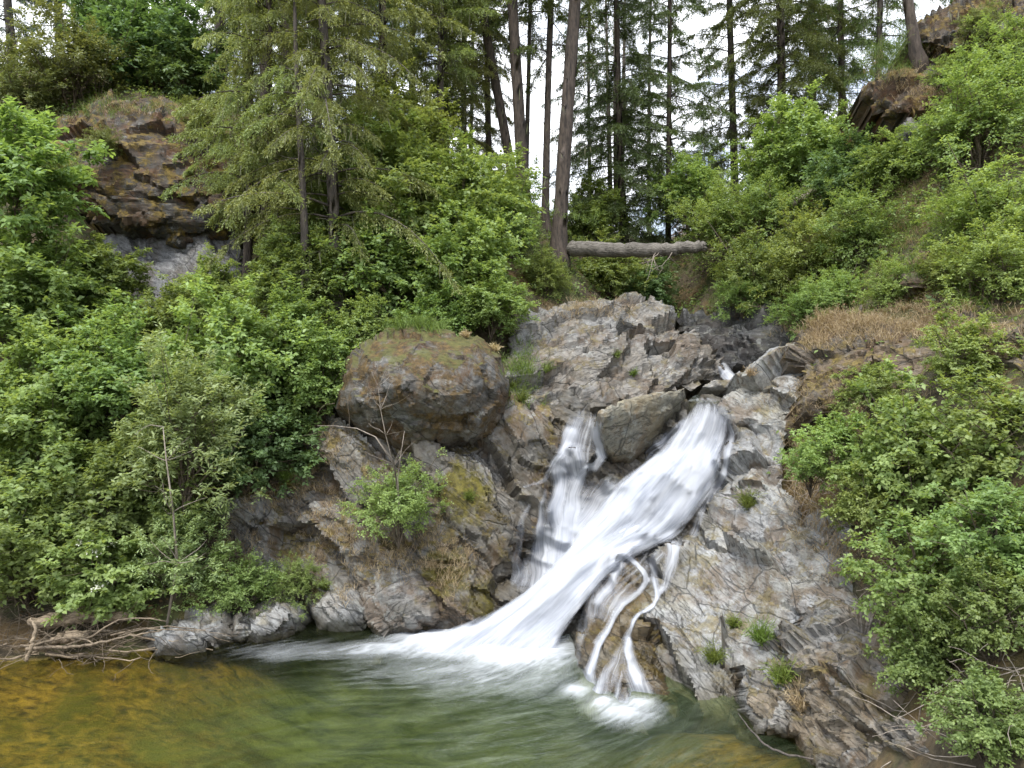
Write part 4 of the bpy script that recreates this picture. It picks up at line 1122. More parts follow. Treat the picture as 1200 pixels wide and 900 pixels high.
def grass_on(name, label, spots, n, per, L, W, mat, cat='grass', lean=.5):
    lf = Leaves(); pts = []
    for k in range(n):
        cx, cy, rx, ry = spots[rng.integers(len(spots))]
        p, nn = hit(cx + rng.normal() * rx, cy + rng.normal() * ry)
        if p[2] > .1: pts.append(p)
    blades(lf, np.array(pts), per, L, W, .04, rng, lean)
    o = obj(name, lf.mesh(name, M[mat])); tag(o, label, cat, kind='stuff')


grass_on('dry_grass', 'straw coloured dry grass on the ledge and open slopes', [(985, 378, 26, 8), (985, 378, 26, 8), (1040, 386, 40, 10), (1040, 386, 40, 10), (960, 395, 15, 10), (1130, 385, 50, 12), (1070, 250, 18, 26), (1080, 360, 40, 10), (1050, 235, 16, 20), (1060, 225, 20, 25), (1020, 290, 18, 14), (960, 600, 14, 25), (940, 520, 8, 35), (950, 560, 12, 30), (990, 650, 20, 20),
          (1060, 100, 26, 12), (150, 130, 50, 8), (1130, 60, 30, 8), (1000, 470, 40, 14), (320, 570, 30, 20), (380, 640, 25, 40), (380, 560, 20, 30), (520, 660, 20, 20), (270, 650, 20, 20), (690, 365, 30, 6), (440, 650, 30, 15), (1110, 110, 20, 10)], 2100, 12, .16, .0035, 'drygrass')
grass_on('grass', 'green grass along the terrace, slopes and rock edges', [(500, 384, 40, 4), (650, 320, 30, 15), (1040, 75, 16, 10), (1080, 270, 30, 30), (1060, 230, 25, 30), (1030, 280, 20, 20), (470, 370, 40, 10), (640, 270, 30, 10), (1060, 65, 20, 8), (120, 128, 60, 8), (880, 330, 40, 15), (1130, 330, 40, 20), (610, 440, 10, 20), (980, 290, 40, 30)], 1300, 12, .22, .004, 'grass')


def undergrowth():
    """low leafy ground cover over the earth everywhere above the pool"""
    lf = Leaves(); r = np.random.default_rng(5)
    n = 19000
    x = r.uniform(-24, 21, n); y = r.uniform(5, 27, n)
    z = ground_z(x, y)
    ok = (z > .35) & (fbm(np.c_[x, y, z] * .5, 3, 55) > -.22) & (np.abs(x) < y * 1.1 + 4)
    # keep creek and falls clear
    ok &= ~((x > 3.2) & (x < 6.2) & (y > 13) & (y < 16.2)); ok &= ~((x > -3.8) & (x < 3.8) & (y < 13.6)) & ~((x > 2.6) & (x < 4.2) & (y < 11.2))
    p = np.c_[x, y, z][ok]
    per = 11
    c = np.repeat(p, per, 0) + r.standard_normal((len(p) * per, 3)) * np.array([.12, .12, .06]) + [0, 0, .1]
    lf.add(c, r.standard_normal(c.shape) * [1, 1, .4], norm(np.array([0, -.2, 1.]) + r.standard_normal(c.shape) * .5), .085 * r.uniform(.6, 1.3, len(c)), .026 * r.uniform(.7, 1.2, len(c)), np.repeat(r.random(len(p)), per) * .6 + .4 * r.random(len(c)))
    o = obj('ground_cover', lf.mesh('ground_cover', M['leaf_mid'])); tag(o, 'low leafy ground cover under the shrubs and trees', 'ground cover', kind='stuff')
    lf = Leaves()
    n = 3000
    x = r.uniform(-14, 13, n); y = r.uniform(9, 24, n); z = ground_z(x, y)
    ok = z > .3
    c = np.repeat(np.c_[x, y, z][ok], 6, 0); c = c + r.standard_normal(c.shape) * [.15, .15, .02] + [0, 0, .03]
    lf.add(c, r.standard_normal(c.shape) * [1, 1, .3], norm(np.array([0, 0, 1.]) + r.standard_normal(c.shape) * .5), .06, .02, r.random(len(c)))
    o = obj('leaf_litter', lf.mesh('leaf_litter', M['litter'])); tag(o, 'rust brown leaf litter on the banks', 'leaf litter', kind='stuff')


undergrowth()

# small tufts growing out of the rocks
TUFTS = [
 (876, 595, .30, 34, 'grass', 'bright grass tuft in a crack of the pale rock wall, nearest the falls'),
 (893, 752, .26, 40, 'grass', 'grass tuft low on the pale rock wall above the shore boulder'),
 (836, 775, .22, 30, 'grass', 'small leafy tuft at the foot of the pale rock wall'),
 (915, 800, .24, 34, 'grass', 'grass tuft between the shore boulder and the lower right rock'),
 (860, 735, .16, 20, 'grass', 'sparse little tuft in the middle of the pale rock wall'),
 (600, 455, .26, 26, 'grass', 'green tuft in the gap right of the mossy boulder'),
 (612, 470, .2, 24, 'grass', 'low tuft under the gap right of the mossy boulder'),
 (640, 435, .2, 24, 'grass', 'tuft on the brown-grey outcrop, right of the mossy boulder'),
 (742, 440, .13, 18, 'grass', 'tiny tuft on the outcrop above the wedge boulder'),
 (722, 418, .13, 18, 'grass', 'tiny tuft higher on the outcrop above the wedge boulder'),
 (550, 585, .14, 22, 'grass', 'yellow-green tuft on the moss patch of the rock slope'),
 (335, 565, .22, 24, 'grass', 'grass tuft on the tan slope left of the mossy boulder'),
 (380, 690, .18, 24, 'grass', 'tuft beside the small waterline rock'),
 (580, 412, .13, 30, 'drygrass', 'yellowish grass fringe on the right shoulder of the mossy boulder'),
 (545, 396, .12, 30, 'drygrass', 'dry grass fringe on the top of the mossy boulder'),
 (880, 440, .14, 20, 'drygrass', 'dry tuft on the crest of the pale rock wall'),
 (940, 830, .25, 30, 'drygrass', 'pale drooping grass on the lower right rock'),
]
for px, py, L, n, mt, lb in TUFTS:
    lf = Leaves(); b, _ = hit(px, py)
    base = np.array([[rng.normal(0, .02), rng.normal(0, .02) - .02, rng.normal(0, .01)] for k in range(6)])
    base *= min(1, L / .2); blades(lf, base, n, L, .005, .02 * min(1, L / .2), rng, .55, .1)
    k = n * 2
    c = rng.standard_normal((k, 3)) * np.array([.05, .03, .04]) * min(1, L / .2) + [0, -.03, .04]
    lf.add(c, rng.standard_normal((k, 3)), norm(np.array([0, 0, 1.]) + rng.standard_normal((k, 3)) * .5), .045, .014, rng.random(k))
    o = obj('grass_tuft', lf.mesh('grass_tuft', M[mt]), loc=b); tag(o, lb, 'grass tuft', 'tufts on the rocks')

# ------------------------------------------------------------------ water
def falls_mat(name, seed, sc=1.0, body=1.0, lo=.24, hi=.86):
    t = NT(name)
    uv = t.n('UVMap'); at = t.n('Attribute', attribute_name='dens')
    def ns(fx, fy, dist, k):
        return t.noise(t.mapping(uv.outputs[0], (0, 0, 0), (fx, fy, 1), (seed + k, seed * 2.3 + k, 0)), 1., 5, .6, dist)
    s1 = ns(15 * sc, .9, .35, 0); s2 = ns(5.5 * sc, .55, .5, 3); s3 = ns(34 * sc, 2.2, .2, 7)
    v = t.math('ADD', t.math('MULTIPLY', s1, .40), t.math('MULTIPLY', s2, .40))
    v = t.math('ADD', v, t.math('MULTIPLY', s3, .20))
    v = t.math('ADD', .5, t.math('MULTIPLY', t.math('SUBTRACT', v, .5), 1.4))
    w = t.math('ADD', v, t.math('MULTIPLY', t.math('SUBTRACT', at.outputs['Fac'], .5), 1.1))
    al = t.math('MULTIPLY', t.ramp(w, [(lo, 0.), (hi, 1.)]), body)
    al = t.math('MULTIPLY', al, t.ramp(at.outputs['Fac'], [(0., 0.), (.3, 1.)]))
    d = t.n('BsdfDiffuse'); t.l(t.mix(t.ramp(v, [(.3, 0.), (.7, 1.)]), (.40, .43, .50), (.62, .635, .66)), d.inputs[0])
    tr = t.n('BsdfTranslucent'); tr.inputs[0].default_value = (.56, .58, .63, 1)
    mx = t.n('MixShader'); mx.inputs[0].default_value = .3; t.l(d.outputs[0], mx.inputs[1]); t.l(tr.outputs[0], mx.inputs[2])
    t.l(t.bump(v, .35, .05), d.inputs['Normal'])
    tp = t.n('BsdfTransparent')
    m2 = t.n('MixShader'); t.l(al, m2.inputs[0]); t.l(tp.outputs[0], m2.inputs[1]); t.l(mx.outputs[0], m2.inputs[2])
    return t.done(m2.outputs[0])


M['falls_a'] = falls_mat('white_falling_water', 1.3)
M['falls_b'] = falls_mat('white_water_strands', 5.1, .7, 1.0, .34, 1.0)
M['falls_c'] = falls_mat('thin_water_veil', 8.7, 1.6, .9, .42, 1.1)
M['falls_t'] = falls_mat('thin_water_thread', 12.7, 1.5, .97, .26, .86)


def snap(V, tol, off):
    """lay a water sheet on the rock it runs over"""
    sh = V.shape[:2]; D = V[..., 1].copy(); base = D.copy()
    dirs = (V - np.array([0, 0, CZ])) / D[..., None]
    H = np.full(sh, np.nan)
    for i in range(sh[0]):
        for j in range(sh[1]):
            d = Vector(dirs[i, j]); h = BV.ray_cast(Vector((0, 0, CZ)), d.normalized())
            if h[0] is not None: H[i, j] = h[0].y
    if tol < .5:       # broad sheet: only lift it where rock pokes through
        m = (H < base + off) & (H > base - tol)
        D = np.where(m, H - off, base)
    else:
        m = np.isfinite(H) & (abs(H - base) < tol)
        D = np.where(m, H - off, base)
    for k in range(5):
        E = np.pad(D, 1, mode='edge')
        D = (E[:-2, 1:-1] + E[2:, 1:-1] + E[1:-1, :-2] + E[1:-1, 2:] + 2 * D) / 6
    if tol < .5:
        for k in range(6):
            D = np.where((H < D + .04) & (H > base - .5), H - .05, D)
            E = np.pad(D, 1, mode='edge')
            D = np.minimum(D, (E[:-2, 1:-1] + E[2:, 1:-1] + E[1:-1, :-2] + E[1:-1, 2:] + E[:-2, :-2] + E[2:, 2:] + E[:-2, 2:] + E[2:, :-2]) / 8)
    return np.array([0, 0, CZ]) + dirs * D[..., None]


def sheet(name, secs, mat, nu=40, nv=120, off=.0, bulge=.10, dens=None, seed=0, ruf=.05, tol=.3, soft=.22):
    """water sheet through cross sections (left px,py,D, right px,py,D)"""
    secs = np.array(secs, float); m = len(secs)
    s = np.linspace(0, m - 1, nv)
    def spl(col):
        f = np.arange(m); i = np.clip(np.floor(s).astype(int), 0, m - 2); x = s - i
        v = secs[:, col]; p0 = v[np.maximum(i - 1, 0)]; p1 = v[i]; p2 = v[i + 1]; p3 = v[np.minimum(i + 2, m - 1)]
        return .5 * ((2 * p1) + (-p0 + p2) * x + (2 * p0 - 5 * p1 + 4 * p2 - p3) * x ** 2 + (-p0 + 3 * p1 - 3 * p2 + p3) * x ** 3)
    A = P(spl(0), spl(1), spl(2)); Bp = P(spl(3), spl(4), spl(5))
    u = np.linspace(0, 1, nu)
    V = A[:, None] * (1 - u)[None, :, None] + Bp[:, None] * u[None, :, None]
    wid = np.linalg.norm(Bp - A, axis=1)
    dist = np.r_[0, np.cumsum(np.linalg.norm(np.diff((A + Bp) / 2, axis=0), axis=1))]
    UVx = (u[None] - .5) * (wid[:, None] * .5 + wid.mean() * .5); UVy = np.repeat(dist[:, None], nu, 1)
    b = bulge * (1 - (2 * u - 1) ** 2)
    tp_ = np.clip(s / (m - 1) / .22, 0, 1)[:, None]
    q = np.stack([UVx * 3.2, UVy * .55, np.full_like(UVx, seed)], -1).reshape(-1, 3)
    nz = fbm(q, 3, seed + 40).reshape(V.shape[:2])
    q2 = np.stack([UVx * 1.2, UVy * 1.3, np.full_like(UVx, seed + 9)], -1).reshape(-1, 3)
    nz2 = fbm(q2, 2, seed + 60).reshape(V.shape[:2])
    push = (b[None] + ruf * 1.6 * nz + ruf * 1.2 * nz2) * tp_ + off * (.25 + .75 * tp_)
    V = snap(V, tol, .05 if tol < .5 else .03)
    V = V + np.array([0, -.8, .6]) * push[..., None]
    ed = np.minimum(u, 1 - u)
    x = np.clip((ed[None] + .07 * nz + .05 * nz2) / soft, 0, 1) * np.clip(ed / .03, 0, 1)[None]; x = x * x * (3 - 2 * x)
    dn = x * (.92 + .42 * nz2 + .34 * nz)
    sv = s / (m - 1)
    dn = dn * np.clip(sv / .05, 0, 1)[:, None]
    if dens is not None: dn = dn * np.interp(sv, np.linspace(0, 1, len(dens)), dens)[:, None]
    i0 = (np.arange(nv - 1)[:, None] * nu + np.arange(nu - 1)[None]).ravel()
    fc = np.stack([i0, i0 + nu, i0 + nu + 1, i0 + 1], -1)
    return V.reshape(-1, 3), fc, np.clip(dn, 0, 1).ravel(), np.stack([UVx + seed, UVy], -1).reshape(-1, 2), mat


def water_obj(name, label, sheets):
    mats = []; vs, fs, ds, us, mi, n = [], [], [], [], [], 0
    for V, fc, dn, uv, mat in sheets:
        if mat not in mats: mats.append(mat)
        vs.append(V); fs.append(fc + n); ds.append(dn); us.append(uv); mi.append(np.full(len(fc), mats.index(mat))); n += len(V)
    me = make_mesh(name, np.concatenate(vs), np.concatenate(fs), None, True, {'dens': np.concatenate(ds)}, np.concatenate(us))
    for m in mats: me.materials.append(M[m])
    me.polygons.foreach_set('material_index', np.concatenate(mi).astype(np.int32)); me.update()
    o = obj(name, me); return tag(o, label, 'waterfall', kind='structure')


MAIN = [(808, 464, 13.75, 842, 465, 13.8), (806, 474, 13.15, 850, 476, 13.2), (800, 484, 13.05, 856, 486, 13.1), (780, 512, 12.8, 860, 516, 12.85), (746, 545, 12.5, 852, 552, 12.5), (708, 575, 12.2, 836, 590, 12.15),
        (676, 612, 11.85, 806, 628, 11.8), (652, 648, 11.5, 756, 652, 11.5), (622, 680, 11.15, 716, 680, 11.2), (582, 710, 10.85, 690, 715, 10.85), (538, 735, 10.7, 670, 748, 10.5), (500, 752, 10.55, 662, 768, 10.25), (470, 768, 10.4, 650, 786, 10.1)]
LEFT = [(662, 484, 12.75, 706, 482, 12.8), (650, 508, 12.55, 718, 512, 12.55), (648, 535, 12.35, 716, 540, 12.35), (640, 562, 12.15, 700, 560, 12.2), (636, 600, 11.95, 690, 600, 12.0), (640, 640, 11.7, 690, 640, 11.75), (640, 668, 11.45, 690, 668, 11.5)]
RTH = [(748, 628, 11.6, 806, 622, 11.7), (735, 642, 11.3, 795, 640, 11.4), (715, 668, 10.95, 788, 665, 11.05), (700, 700, 10.7, 786, 690, 10.6), (690, 740, 10.5, 770, 712, 10.3)]


def thread(pts, w, mat='falls_b', seed=0, dens=(1, 1), off=.12, nv=70):
    pts = np.array(pts, float); w = np.interp(np.linspace(0, 1, len(pts)), np.linspace(0, 1, len(w)), w)
    t = norm(np.gradient(pts[:, :2], axis=0)); nr = np.c_[-t[:, 1], t[:, 0]]
    l = pts[:, :2] + nr * w[:, None] * .5; r = pts[:, :2] - nr * w[:, None] * .5
    sw = l[:, 0].mean() > r[:, 0].mean()
    if sw: l, r = r, l
    return sheet('', np.c_[l, pts[:, 2], r, pts[:, 2]], mat, 12, nv, .015, .03, dens, seed, .012, .7, .5)


def film(name, label, paths, box, mat='falls_t', st=1.8):
    """thin water film lying on the rock; how much water it carries follows the runnels"""
    ax, ay = np.arange(box[0], box[2], st), np.arange(box[1], box[3], st)
    X, Y = np.meshgrid(ax, ay); sh = X.shape
    G = np.stack([X, Y], -1).reshape(-1, 2)
    Gw = G + 5 * np.stack([fbm(np.c_[G / 26, G[:, :1] * 0 + k], 2, 300 + k) for k in (0, 1)], -1)
    best = np.full(len(G), -1.); U = np.zeros(len(G)); V = np.zeros(len(G)); dens = np.zeros(len(G))
    for k, (pts, w, am) in enumerate(paths):
        pts = np.array(pts, float); m = len(pts)
        w = np.interp(np.linspace(0, 1, m), np.linspace(0, 1, len(w)), w)
        seg = np.linalg.norm(np.diff(pts, axis=0), axis=1); cum = np.r_[0, np.cumsum(seg)]
        bd = np.full(len(G), 1e9); bs = np.zeros(len(G)); bw = np.ones(len(G)); sd = np.zeros(len(G))
        for i in range(m - 1):
            ab = pts[i + 1] - pts[i]; tt = np.clip(((Gw - pts[i]) @ ab) / (ab @ ab), 0, 1)
            q = Gw - pts[i] - tt[:, None] * ab; d = np.linalg.norm(q, axis=1); mm = d < bd
            bd[mm] = d[mm]; bs[mm] = (cum[i] + tt * seg[i])[mm]; bw[mm] = (w[i] + (w[i + 1] - w[i]) * tt)[mm]
            sd[mm] = ((ab[0] * q[:, 1] - ab[1] * q[:, 0]) / seg[i])[mm]
        g = am * np.exp(-(bd / (.62 * bw)) ** 2) * np.clip(.35 + bs / 14, 0, 1)
        g = g * (.80 + .62 * fbm(np.c_[sd / (bw * .5 + 3), bs / 45, bs * 0 + k], 2, 400 + k))
        dens = 1 - (1 - np.clip(dens, 0, 1)) * (1 - np.clip(g, 0, 1))
        mm = g > best
        best[mm] = g[mm]; U[mm] = (sd * .0125 + k * .7)[mm]; V[mm] = (bs * .0125)[mm]
    H = np.full(len(G), np.nan)
    act = dens > .01
    dirs = np.stack([(G[:, 0] - 600) / F, np.ones(len(G)), -(G[:, 1] - HZ) / F], -1)
    for i in np.where(act)[0]:
        h = BV.ray_cast(Vector((0, 0, CZ)), Vector(dirs[i]).normalized())
        if h[0] is not None: H[i] = h[0].y
    H = H.reshape(sh); ok = np.isfinite(H); Hf = np.where(ok, H, np.nanmedian(H)); D = Hf.copy()
    for k in range(10):
        E = np.pad(D, 1, mode='edge')
        D = (E[:-2, 1:-1] + E[2:, 1:-1] + E[1:-1, :-2] + E[1:-1, 2:] + 2 * D) / 6
        D = np.where(ok, np.minimum(D, Hf + .02), D)
        if k < 8: D = np.where(ok, np.maximum(D, Hf - .22), D)
    D = D - .03 - .05 * dens.reshape(sh)
    Vt = np.array([0, 0, CZ]) + dirs.reshape(*sh, 3) * D[..., None]
    nu = len(ax); i0 = (np.arange(len(ay) - 1)[:, None] * nu + np.arange(nu - 1)[None]).ravel()
    fc = np.stack([i0, i0 + nu, i0 + nu + 1, i0 + 1], -1)
    df = D.ravel()[fc]
    keep = (dens[fc].max(1) > .03) & ok.ravel()[fc].all(1) & (np.ptp(df, axis=1) < .45)
    fc = fc[keep]; used = np.unique(fc); rm = np.full(len(G), -1); rm[used] = np.arange(len(used))
    return Vt.reshape(-1, 3)[used], rm[fc], np.clip(dens, 0, 1)[used], np.stack([U, V], -1)[used], mat


FILM_LEFT = [
 ([(692, 476), (686, 500), (682, 528)], [20, 38, 34], .62),
 ([(672, 498), (660, 530), (650, 552), (640, 562), (625, 566), (612, 569)], [18, 16, 11, 8, 6, 5], .8),
 ([(694, 500), (703, 518), (707, 536), (700, 549), (690, 548), (680, 558), (672, 582), (668, 615), (662, 660)], [11, 10, 8, 7, 9, 13, 18, 27, 40], .9),
 ([(668, 520), (672, 545), (678, 562)], [18, 20, 14], .8),
 ([(660, 545), (655, 575), (650, 610), (652, 640), (660, 674)], [11, 15, 18, 24, 42], .85),
 ([(668, 556), (662, 600), (662, 660)], [34, 34, 40], .22),
 ([(640, 565), (634, 590), (632, 620), (634, 650), (628, 684)], [6, 8, 10, 16, 34], .6),
 ([(622, 585), (612, 610), (610, 640), (604, 676)], [5, 8, 9, 20], .5),
 ([(718, 562), (692, 600), (665, 645)], [26, 36, 44], .4),
 ([(808, 486), (782, 515), (746, 550), (706, 588), (676, 630)], [8, 12, 18, 24, 28], .6),
 ([(846, 474), (857, 510), (851, 545), (836, 580), (812, 622)], [8, 12, 12, 12, 14], .7)]
FILM_RIGHT = [
 ([(765, 636), (745, 665), (720, 690), (702, 716)], [56, 46, 32, 20], .45),
 ([(792, 632), (788, 662), (782, 690)], [24, 20, 12], .7),
 ([(725, 650), (748, 660), (755, 678), (746, 695), (728, 708), (712, 735), (698, 762), (688, 785), (680, 812)], [10, 6.5, 5.5, 5.5, 7, 7, 10, 13, 28], .9),
 ([(742, 690), (722, 712), (706, 738), (696, 754)], [6, 7, 7, 5], .6),
 ([(782, 688), (765, 710), (750, 720), (740, 735), (733, 748), (724, 772), (714, 798), (708, 828)], [8, 6, 5, 6, 8, 15, 22, 44], .95),
 ([(735, 744), (739, 770), (746, 798), (755, 830)], [7, 12, 18, 40], .9),
 ([(763, 648), (766, 680), (772, 702)], [12, 10, 6], .65),
 ([(704, 660), (692, 700), (682, 740), (670, 782)], [22, 18, 14, 10], .5),
 ([(730, 660), (712, 690), (702, 705)], [10, 12, 8], .7)]
water_obj('waterfall', 'main white silky cascade sliding diagonally down to the pool', [
    sheet('', MAIN, 'falls_a', 60, 180, .06, .15, (.3, .34, .45, .8, 1.05, 1.05, .95, 1., 1.05, 1.1, 1.1, 1.0), 3, .05),
    sheet('', MAIN, 'falls_b', 60, 180, .14, .17, (0, .05, .35, .95, 1, 1, 1.05, 1, 1, 1, .9, .7), 11, .06)])
water_obj('side_waterfall', 'thinner left branch of the falls spilling around the wedge boulder', [film('', '', FILM_LEFT, (590, 466, 880, 700))])
water_obj('thread_falls', 'fine white water threads running over the striped rock dome', [film('', '', FILM_RIGHT, (655, 615, 830, 845))])
water_obj('creek_chute', 'small white chute of the creek above the flat stone', [
    thread([(844, 426, 15.4), (850, 438, 14.6), (860, 448, 14.2)], [20, 24, 20], 'falls_t', 43, (1, 1), .05, 30)])


# upper pool and creek water
def flat_water(name, label, pts, mat, z):
    pts = np.array(pts); o = obj(name, make_mesh(name, np.c_[pts, np.full(len(pts), z)], [list(range(len(pts)))], mat)); return tag(o, label, 'water', kind='structure')


def pool_mat():
    t = NT('clear_green_water'); ge = t.n('NewGeometry'); pos = ge.outputs['Position']
    fo = t.n('Attribute', attribute_name='foam'); tu = t.n('Attribute', attribute_name='turbid')
    uv = t.n('UVMap')
    m1 = t.mapping(uv.outputs[0], (0, 0, 0), (1.0, .2, 1))
    s1 = t.noise(m1, 5.5, 5, .62, .8); s2 = t.noise(m1, 15., 4, .6, .5)
    rip = t.noise(t.mapping(uv.outputs[0], (0, 0, 0), (1, .5, 1)), 5., 5, .6, .6)
    fr = t.n('Fresnel'); fr.inputs[0].default_value = 1.33
    bp_ = t.bump(t.math('ADD', rip, t.math('MULTIPLY', s1, .4)), .5, .05)
    t.l(bp_, fr.inputs['Normal'])
    gl = t.n('BsdfGlossy'); gl.inputs['Roughness'].default_value = .12; t.l(bp_, gl.inputs['Normal'])
    tp = t.n('BsdfTransparent'); tp.inputs[0].default_value = (.88, .90, .66, 1)
    df = t.n('BsdfDiffuse'); t.l(t.mix(t.ramp(s1, [(.35, 0.), (.7, 1.)]), (.035, .055, .022), (.15, .19, .11)), df.inputs[0])
    body = t.n('MixShader'); t.l(tu.outputs['Fac'], body.inputs[0]); t.l(tp.outputs[0], body.inputs[1]); t.l(df.outputs[0], body.inputs[2])
    w = t.n('MixShader'); t.l(fr.outputs[0], w.inputs[0]); t.l(body.outputs[0], w.inputs[1]); t.l(gl.outputs[0], w.inputs[2])
    fm = t.n('BsdfDiffuse'); fm.inputs[0].default_value = (.53, .555, .59, 1)
    v = t.math('ADD', t.math('MULTIPLY', s1, .65), t.math('MULTIPLY', s2, .35))
    s3 = t.noise(t.mapping(uv.outputs[0], (0, 0, 0), (1.0, .3, 1)), 16., 4, .6, .4)
    v = t.math('ADD', t.math('MULTIPLY', v, .7), t.math('MULTIPLY', s3, .3))
    f = t.math('ADD', t.math('MULTIPLY', t.math('SUBTRACT', v, .5), 1.2), fo.outputs['Fac'])
    fac = t.math('MULTIPLY', t.ramp(f, [(.2, 0.), (.5, .2), (1.05, 1.)]), t.ramp(fo.outputs['Fac'], [(0., 0.), (.3, 1.)]))
    o = t.n('MixShader'); t.l(fac, o.inputs[0]); t.l(w.outputs[0], o.inputs[1]); t.l(fm.outputs[0], o.inputs[2])
    return t.done(o.outputs[0])


M['pool'] = pool_mat()


def pool():
    xs = np.arange(-16, 7.5, .09); ys = np.arange(-6, 12.6, .09)
    X, Y = np.meshgrid(xs, ys)
    # distance from the foot of the main falls and of the threads
    px = 600 + X * F / np.maximum(Y, .5); py = HZ + CZ * F / np.maximum(Y, .5)
    A = np.array([-1.2, 10.6]); Bq = np.array([.1, 10.25])
    ab = Bq - A; q = np.stack([X, Y], -1) - A; tt = np.clip((q @ ab) / (ab @ ab), 0, 1)
    dv = q - tt[..., None] * ab
    dm = np.sqrt(dv[..., 0] ** 2 + (dv[..., 1] / 1.0) ** 2)
    n = fbm(np.stack([X * .8, Y * .8, X * 0], -1).reshape(-1, 3), 3, 70).reshape(X.shape)
    n2 = fbm(np.stack([X * 2.2, Y * 2.2, X * 0], -1).reshape(-1, 3), 3, 90).reshape(X.shape)
    foam = np.clip(1.3 - dm / .95 + .28 * n, 0, 1.1)
    # foam drifting to the left along the far shore
    for cx, cy, sx, sy, am in ((-1.6, 10.3, 1.3, .42, .85), (-2.8, 10.25, 1.6, .5, .5), (-.6, 9.6, 1.7, .9, .62), (.3, 9.3, .9, .8, .5)):
        foam = np.maximum(foam, am * np.exp(-((X - cx) / sx) ** 2 - ((Y - cy) / sy) ** 2) + .16 * n)
    for cx, cy, s in ((.8, 9.0, .34), (1.1, 8.62, .34), (1.5, 8.6, .38), (1.3, 8.4, .5)):
        d = np.hypot(X - cx, Y - cy); foam = np.maximum(foam, np.clip(.95 - d / s * .8 + .3 * n2, 0, .85))
    foam = np.maximum(foam, .17 * np.exp(-((X + .6) / 3.8) ** 2 - ((Y - 8.6) / 2.2) ** 2) + .14 * n)
    foam = np.clip(foam, 0, 1.1)
    turb = .45 * np.exp(-((X - .2) / 2.9) ** 2 - ((Y - 9.0) / 2.6) ** 2) + .05 * n
    turb = np.clip(turb, 0, 1)
    # flow direction: out of the falls to the left and towards the viewer, bending with the bank
    fx, fy = -.86, -.5
    wob = .5 * fbm(np.stack([X * .35, Y * .35, X * 0 + 4], -1).reshape(-1, 3), 2, 33).reshape(X.shape)
    V = X * fx + Y * fy; U = X * -fy + Y * fx + 1.1 * wob + .01 * (X - .4) ** 2
    Zs = .012 * n + np.clip(foam - .55, 0, .6) * (.16 + .14 * n2)
    v = np.stack([X, Y, Zs], -1).reshape(-1, 3)
    nxx = len(xs); i0 = (np.arange(len(ys) - 1)[:, None] * nxx + np.arange(nxx - 1)[None]).ravel()
    fc = np.stack([i0, i0 + 1, i0 + nxx + 1, i0 + nxx], -1)
    o = obj('pool_water', make_mesh('pool_water', v, fc, M['pool'], True, {'foam': foam.ravel(), 'turbid': turb.ravel()}, np.stack([U, V], -1).reshape(-1, 2)))
    tag(o, 'clear amber and green pool with foam below the falls', 'water', kind='structure')


pool()
zt = P(830, 470, 13.4)[2]
cr = [P(805, 474, 13.1), P(850, 476, 13.2), P(846, 462, 13.9), P(870, 450, 14.6), P(872, 436, 15.6), P(862, 426, 17.5), P(835, 426, 17.5), P(838, 440, 15.2), P(812, 460, 13.9)]
o = obj('stream_water', make_mesh('stream_water', np.array([[p[0], p[1], zt + max(0, p[1] - 13.4) * .13] for p in cr]), [list(range(len(cr)))], M['pool'], True, {'foam': np.full(len(cr), .3), 'turbid': np.full(len(cr), .2)}))
o.data.uv_layers.new(name='UVMap')
tag(o, 'smooth water of the upper creek above the lip of the falls', 'water', kind='structure')

# ------------------------------------------------------------------ world, sun, camera
SUN_EL, SUN_AZ = math.radians(62), math.radians(200)     # azimuth of the sun from +Y, clockwise
w = bpy.data.worlds.new('World'); scn.world = w; w.use_nodes = True
nt = w.node_tree; nt.nodes.clear()
out = nt.nodes.new('ShaderNodeOutputWorld'); bg = nt.nodes.new('ShaderNodeBackground'); sky = nt.nodes.new('ShaderNodeTexSky')
sky.sky_type = 'NISHITA'; sky.sun_disc = False; sky.sun_elevation = SUN_EL; sky.sun_rotation = SUN_AZ
tc = nt.nodes.new('ShaderNodeTexCoord'); no = nt.nodes.new('ShaderNodeTexNoise'); no.inputs['Scale'].default_value = 2.6; no.inputs['Detail'].default_value = 6; no.inputs['Distortion'].default_value = .4
mp = nt.nodes.new('ShaderNodeMapping'); mp.inputs['Scale'].default_value = (1, 1, 2.2); nt.links.new(tc.outputs['Generated'], mp.inputs[0]); nt.links.new(mp.outputs[0], no.inputs['Vector'])
rp = nt.nodes.new('ShaderNodeValToRGB'); rp.color_ramp.elements[0].position = .42; rp.color_ramp.elements[1].position = .56
rp.color_ramp.elements[0].color = (.12, .12, .12, 1)
nt.links.new(no.outputs[0], rp.inputs[0])
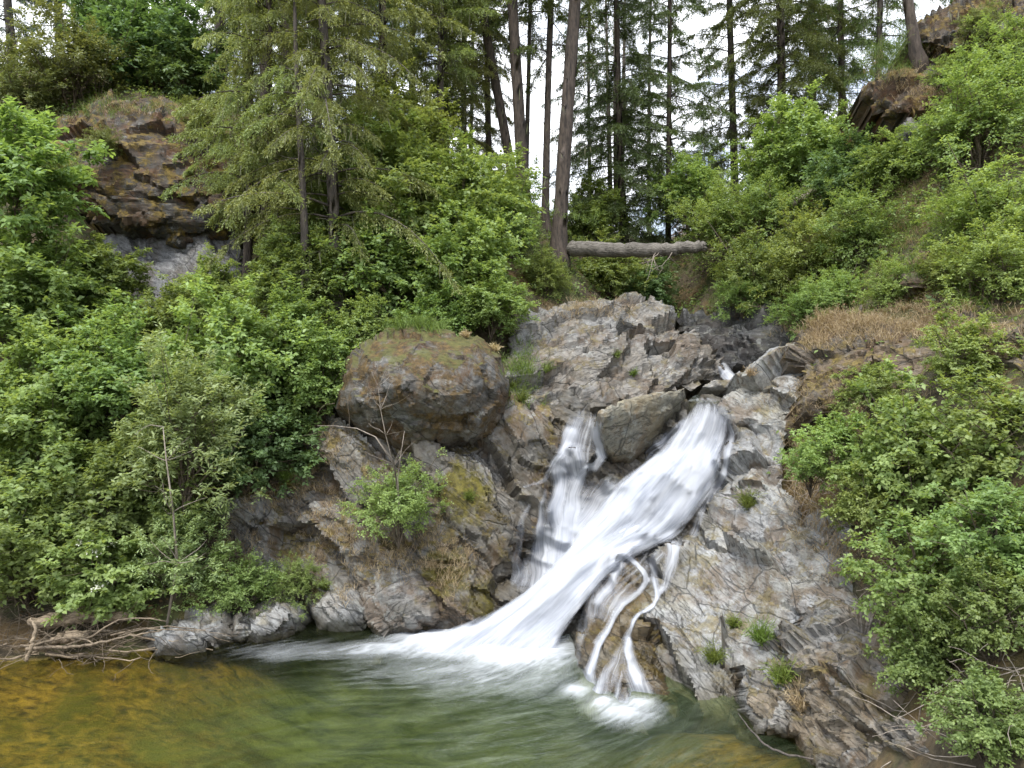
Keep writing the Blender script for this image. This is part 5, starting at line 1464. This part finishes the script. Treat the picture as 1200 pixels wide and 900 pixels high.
mx = nt.nodes.new('ShaderNodeMix'); mx.data_type = 'RGBA'; nt.links.new(rp.outputs[0], mx.inputs[0]); nt.links.new(sky.outputs[0], mx.inputs[6]); mx.inputs[7].default_value = (11.5, 11.8, 12.4, 1)
sx = nt.nodes.new('ShaderNodeSeparateXYZ'); nt.links.new(tc.outputs['Generated'], sx.inputs[0])
gr = nt.nodes.new('ShaderNodeValToRGB'); ge_ = gr.color_ramp.elements
ge_[0].position = 0; ge_[0].color = (.30, .30, .30, 1); ge_[1].position = 1; ge_[1].color = (1, 1, 1, 1)
e2 = ge_.new(.45); e2.color = (.62, .62, .62, 1)
nt.links.new(sx.outputs['Z'], gr.inputs[0])
gm = nt.nodes.new('ShaderNodeMix'); gm.data_type = 'RGBA'; gm.blend_type = 'MULTIPLY'; gm.inputs[0].default_value = 1
nt.links.new(mx.outputs[2], gm.inputs[6]); nt.links.new(gr.outputs[0], gm.inputs[7])
nt.links.new(gm.outputs[2], bg.inputs[0]); bg.inputs[1].default_value = .15; nt.links.new(bg.outputs[0], out.inputs[0])

ld = bpy.data.lights.new('sun', 'SUN'); ld.energy = 1.5; ld.angle = math.radians(12); ld.color = (1, .96, .88)
so = bpy.data.objects.new('sun', ld); COL.objects.link(so)
sd = Vector((math.sin(SUN_AZ) * math.cos(SUN_EL), math.cos(SUN_AZ) * math.cos(SUN_EL), math.sin(SUN_EL)))
so.rotation_euler = sd.to_track_quat('Z', 'Y').to_euler()

cam = bpy.data.cameras.new('camera'); co = bpy.data.objects.new('camera', cam); COL.objects.link(co)
co.location = (0, 0, CZ); co.rotation_euler = (math.radians(90), 0, 0)
cam.sensor_width = 36; cam.lens = 36 * F / 1200; cam.shift_y = (HZ - 450) / 1200; cam.clip_end = 2000
scn.camera = co
scn.view_settings.view_transform = 'Standard'; scn.view_settings.look = 'None'
scn.view_settings.exposure = 1.42; scn.view_settings.gamma = 1
cy = scn.cycles
cy.max_bounces = 8; cy.diffuse_bounces = 4; cy.glossy_bounces = 3; cy.transmission_bounces = 4; cy.transparent_max_bounces = 12
cy.use_denoising = True
